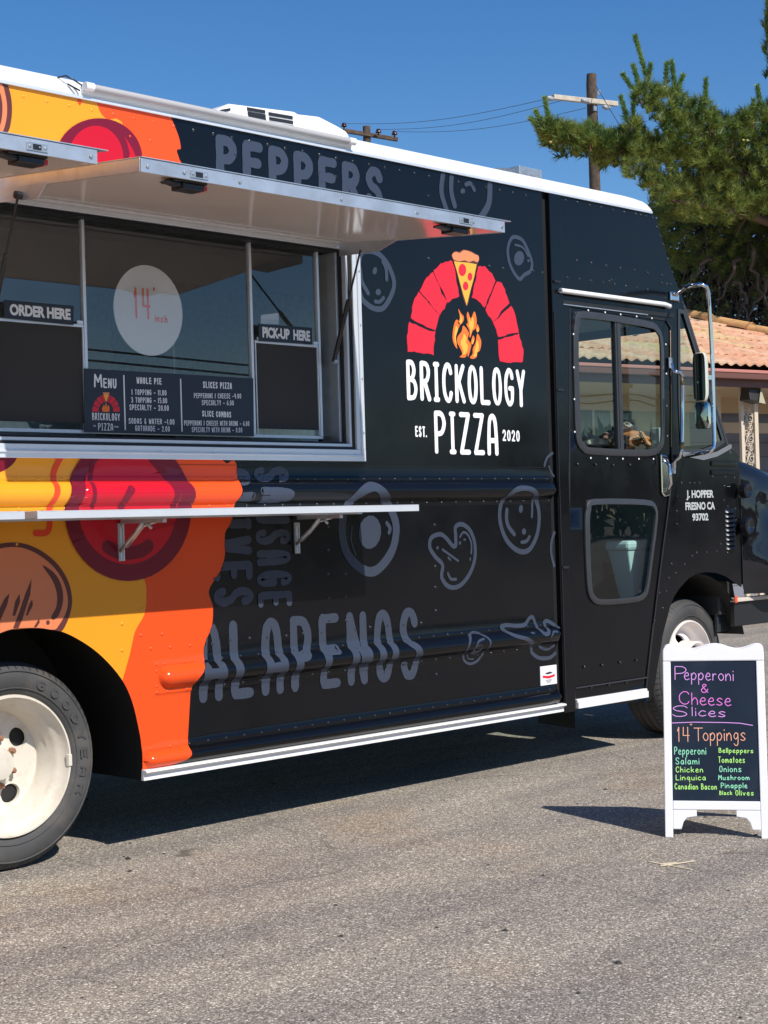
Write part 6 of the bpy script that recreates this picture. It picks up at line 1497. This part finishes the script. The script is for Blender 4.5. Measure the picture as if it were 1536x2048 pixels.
for k in range(150):
    x, y = 1524+rnd()*40, 5+rnd()*150
    tuft(b, L3(x+10*abs(math.sin(y*.06)),y,25.4+rnd()*.5), Vector((-.4,-.2,.8)), .13, 34, .7)
for k in range(420):                                   # needles hugging the outer branch
    q_ = LP[0]; i = 2+int(rnd()*4.99); i = min(i, len(q_)-2); p = q_[i].lerp(q_[i+1], rnd()); tuft(b, p+Vector((rnd()-.5,rnd()-.6,rnd()-.4))*.22, Vector((rnd()-.6,-.4*rnd(),rnd()-.2)), .15, 40, .8)
for k in range(900):
    x, y = 1330+rnd()*420, 225+rnd()*220
    if inside((x,y+10),UP): tuft(b, L3(x,y,26.2+rnd()*1.5), Vector((-.2,-.6,.6))+Vector((rnd()-.5,rnd()-.5,rnd()-.5)), .17, 34, .9, .006)
b.build('crown', nm_, pine, kind='stuff')
b = MB()
for k in range(1500):                                  # unseen crown right of the frame, added to shade the lower branches
    x, y = 1575+rnd()*620, -250+rnd()*760
    if math.hypot((x-1850)/340, (y-130)/400) > 1: continue
    tuft(b, L3(x,y,24+rnd()*4.5), Vector((rnd()-.5,rnd()-.6,rnd()-.1)), .30, 30, 1.0, .014)
b.build('crown', nm_, pine, kind='stuff')
b = MB(); cnt = 0
while cnt < 1700:
    x, y = 1295+rnd()*420, 380+rnd()*330
    if not inside((x,y),DN): continue
    if y > 560 and rnd() < .75: cnt += .5; continue
    p = L3(x,y,26.6+rnd()*2.4+(y-400)/300*1.2); tuft(b, p, Vector((rnd()-.5,-.5-rnd(),rnd()-.4)), .15, 30, .9); cnt += 1
b.build('crown', nm_, pine, kind='stuff')
# dead twigs hanging in the shade, and a dark mass of inner branches
b = MB()
for k in range(620):
    x, y = 1370+rnd()*330, 430+rnd()*260; p = L3(x,y,27.2+rnd()*2.2); pts = [p]; dr = Vector((rnd()-.6,rnd()-.5,-.2-rnd()*.9)).normalized()
    for j in range(6): dr = (dr+Vector((rnd()-.5,rnd()-.5,rnd()-.6))*.55).normalized(); p = p+dr*(.10+rnd()*.16); pts.append(p)
    r = .004+.009*rnd()**3; b.tube(pts, [r*(1-.13*j) for j in range(7)], n=4, caps=False)
b.build('dead_twigs', deadw, pine, kind='stuff')
b = MB()
for (x0,y0,x1,y1) in ((1530,400,1465,462),(1500,500,1545,640),(1480,520,1430,600),(1530,560,1500,660),(1470,560,1500,650),(1420,520,1380,560)):
    p, c = L3(x0,y0,26.8), L3(x1,y1,26.6); pts = [p.lerp(c,k/8)+Vector((rnd()-.5,rnd()-.5,rnd()-.5))*.14 for k in range(9)]; b.tube(pts, [.038*(1-.09*k) for k in range(9)], n=7)
b.build('dead_branch', deadw, pine, smooth=True)
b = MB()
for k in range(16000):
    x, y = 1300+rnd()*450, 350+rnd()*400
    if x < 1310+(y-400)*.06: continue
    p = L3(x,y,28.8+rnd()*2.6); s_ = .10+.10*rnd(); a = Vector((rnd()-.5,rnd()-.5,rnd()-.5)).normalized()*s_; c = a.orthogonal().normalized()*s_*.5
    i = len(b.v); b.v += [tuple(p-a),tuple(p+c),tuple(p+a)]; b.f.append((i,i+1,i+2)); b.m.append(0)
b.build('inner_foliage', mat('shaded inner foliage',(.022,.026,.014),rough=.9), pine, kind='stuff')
# upright candles
stemm = mat('candle stem',(.20,.10,.08),rough=.8)
CND = [(180,745,155,605),(140,755,100,690),(130,805,65,730),(660,725,625,600),(702,735,702,640),(775,440,715,228),(742,540,703,405),(708,565,640,460),(800,470,808,398),(905,505,908,393),(962,545,938,378),(975,545,1008,470),(1150,625,1152,495),(1490,640,1470,535),(1445,690,1445,620),(1180,745,1180,680),(1232,790,1232,745),(850,850,848,808),(640,820,634,785),(970,700,965,640),(1395,740,1392,695),(1075,660,1075,628),(430,830,425,755),(520,840,515,800),(770,860,765,790),(1100,880,1095,820),(1320,820,1325,760),(1500,560,1535,250)]
bc = MB()
for i_, (x0,y0,x1,y1) in enumerate(CND[:-1]):
    dd = 23.95 if x0 < 500 else 24.7
    p, c = L3(*Z13(x0,y0),dd), L3(*Z13(x1,y1),dd-.02); dr = (c-p); L_ = dr.length; dn = dr.normalized()
    bs_ = MB(); bs_.tube([p-dn*.25,c], [.014,.008], n=5); bs_.build('candle_stem', stemm, pine)
    for k in range(int(L_*900)):
        t = (.06+.94*rnd()); s0 = p+dr*t; tuft(bc, s0, dn, .085, 2, .75, .007, 0)
    for k in range(3): tuft(b, p, Vector((rnd()-.5,rnd()-.5,.5)), .12, 20, .9) if False else None
    for k in range(4): tuft(bc, p-dn*.05, dn+Vector((rnd()-.5,rnd()-.5,rnd()-.5))*1.4, .13, 26, .8)
bc.build('candle_needles', nc_, pine, kind='stuff')
conem = mat('young cone', (.36,.33,.10), rough=.7)
for (x, y) in ((150,780),(175,770),(185,790),(135,795),(190,880),(790,580),(775,600),(970,575),(895,540),(1410,870),(1385,868),(700,770),(1150,635)):
    c = L3(*Z13(x,y),23.7 if x < 500 else 24.2); b = MB(); b.lathe([(0,-.035),(.016,-.015),(.019,.0),(.012,.025),(0,.035)], tuple(c), n=10, axis='x'); b.build('cone', conem, pine, smooth=True)

# ------------------------------------------------------------------ what the glass reflects: wires and low trees across the road
for (y, z) in ((-28.0,5.55),(-28.2,5.85)):
    b = MB(); b.tube([Vector((-60+8*k, y, z-.35*math.sin(math.pi*((k%5)/5)))) for k in range(20)], .03, n=5, caps=False); o = b.build('street_wire', wirem); tag(o, ('lower','upper')[[5.55,5.85].index(z)]+' black overhead wire running along the road behind the photographer', 'wire', 'overhead wires along the road')
b = MB()
for k in range(9000):
    x = -70+rnd()*190; h = 4.6+1.3*math.sin(x*.21)+.8*math.sin(x*.53+1); p = Vector((x, -52+rnd()*5, rnd()**.7*h)); s_ = .5+.5*rnd()
    a = Vector((rnd()-.5,(rnd()-.5)*.4,rnd()-.5)).normalized()*s_; c = Vector((a.z,0,-a.x))*.6; i = len(b.v); b.v += [tuple(p-a),tuple(p+c),tuple(p+a)]; b.f.append((i,i+1,i+2)); b.m.append(0)
o = b.build('distant_trees', mat('distant foliage',(.04,.055,.03),rough=.9)); tag(o, 'low dark trees across the road behind the photographer', 'trees', kind='stuff')
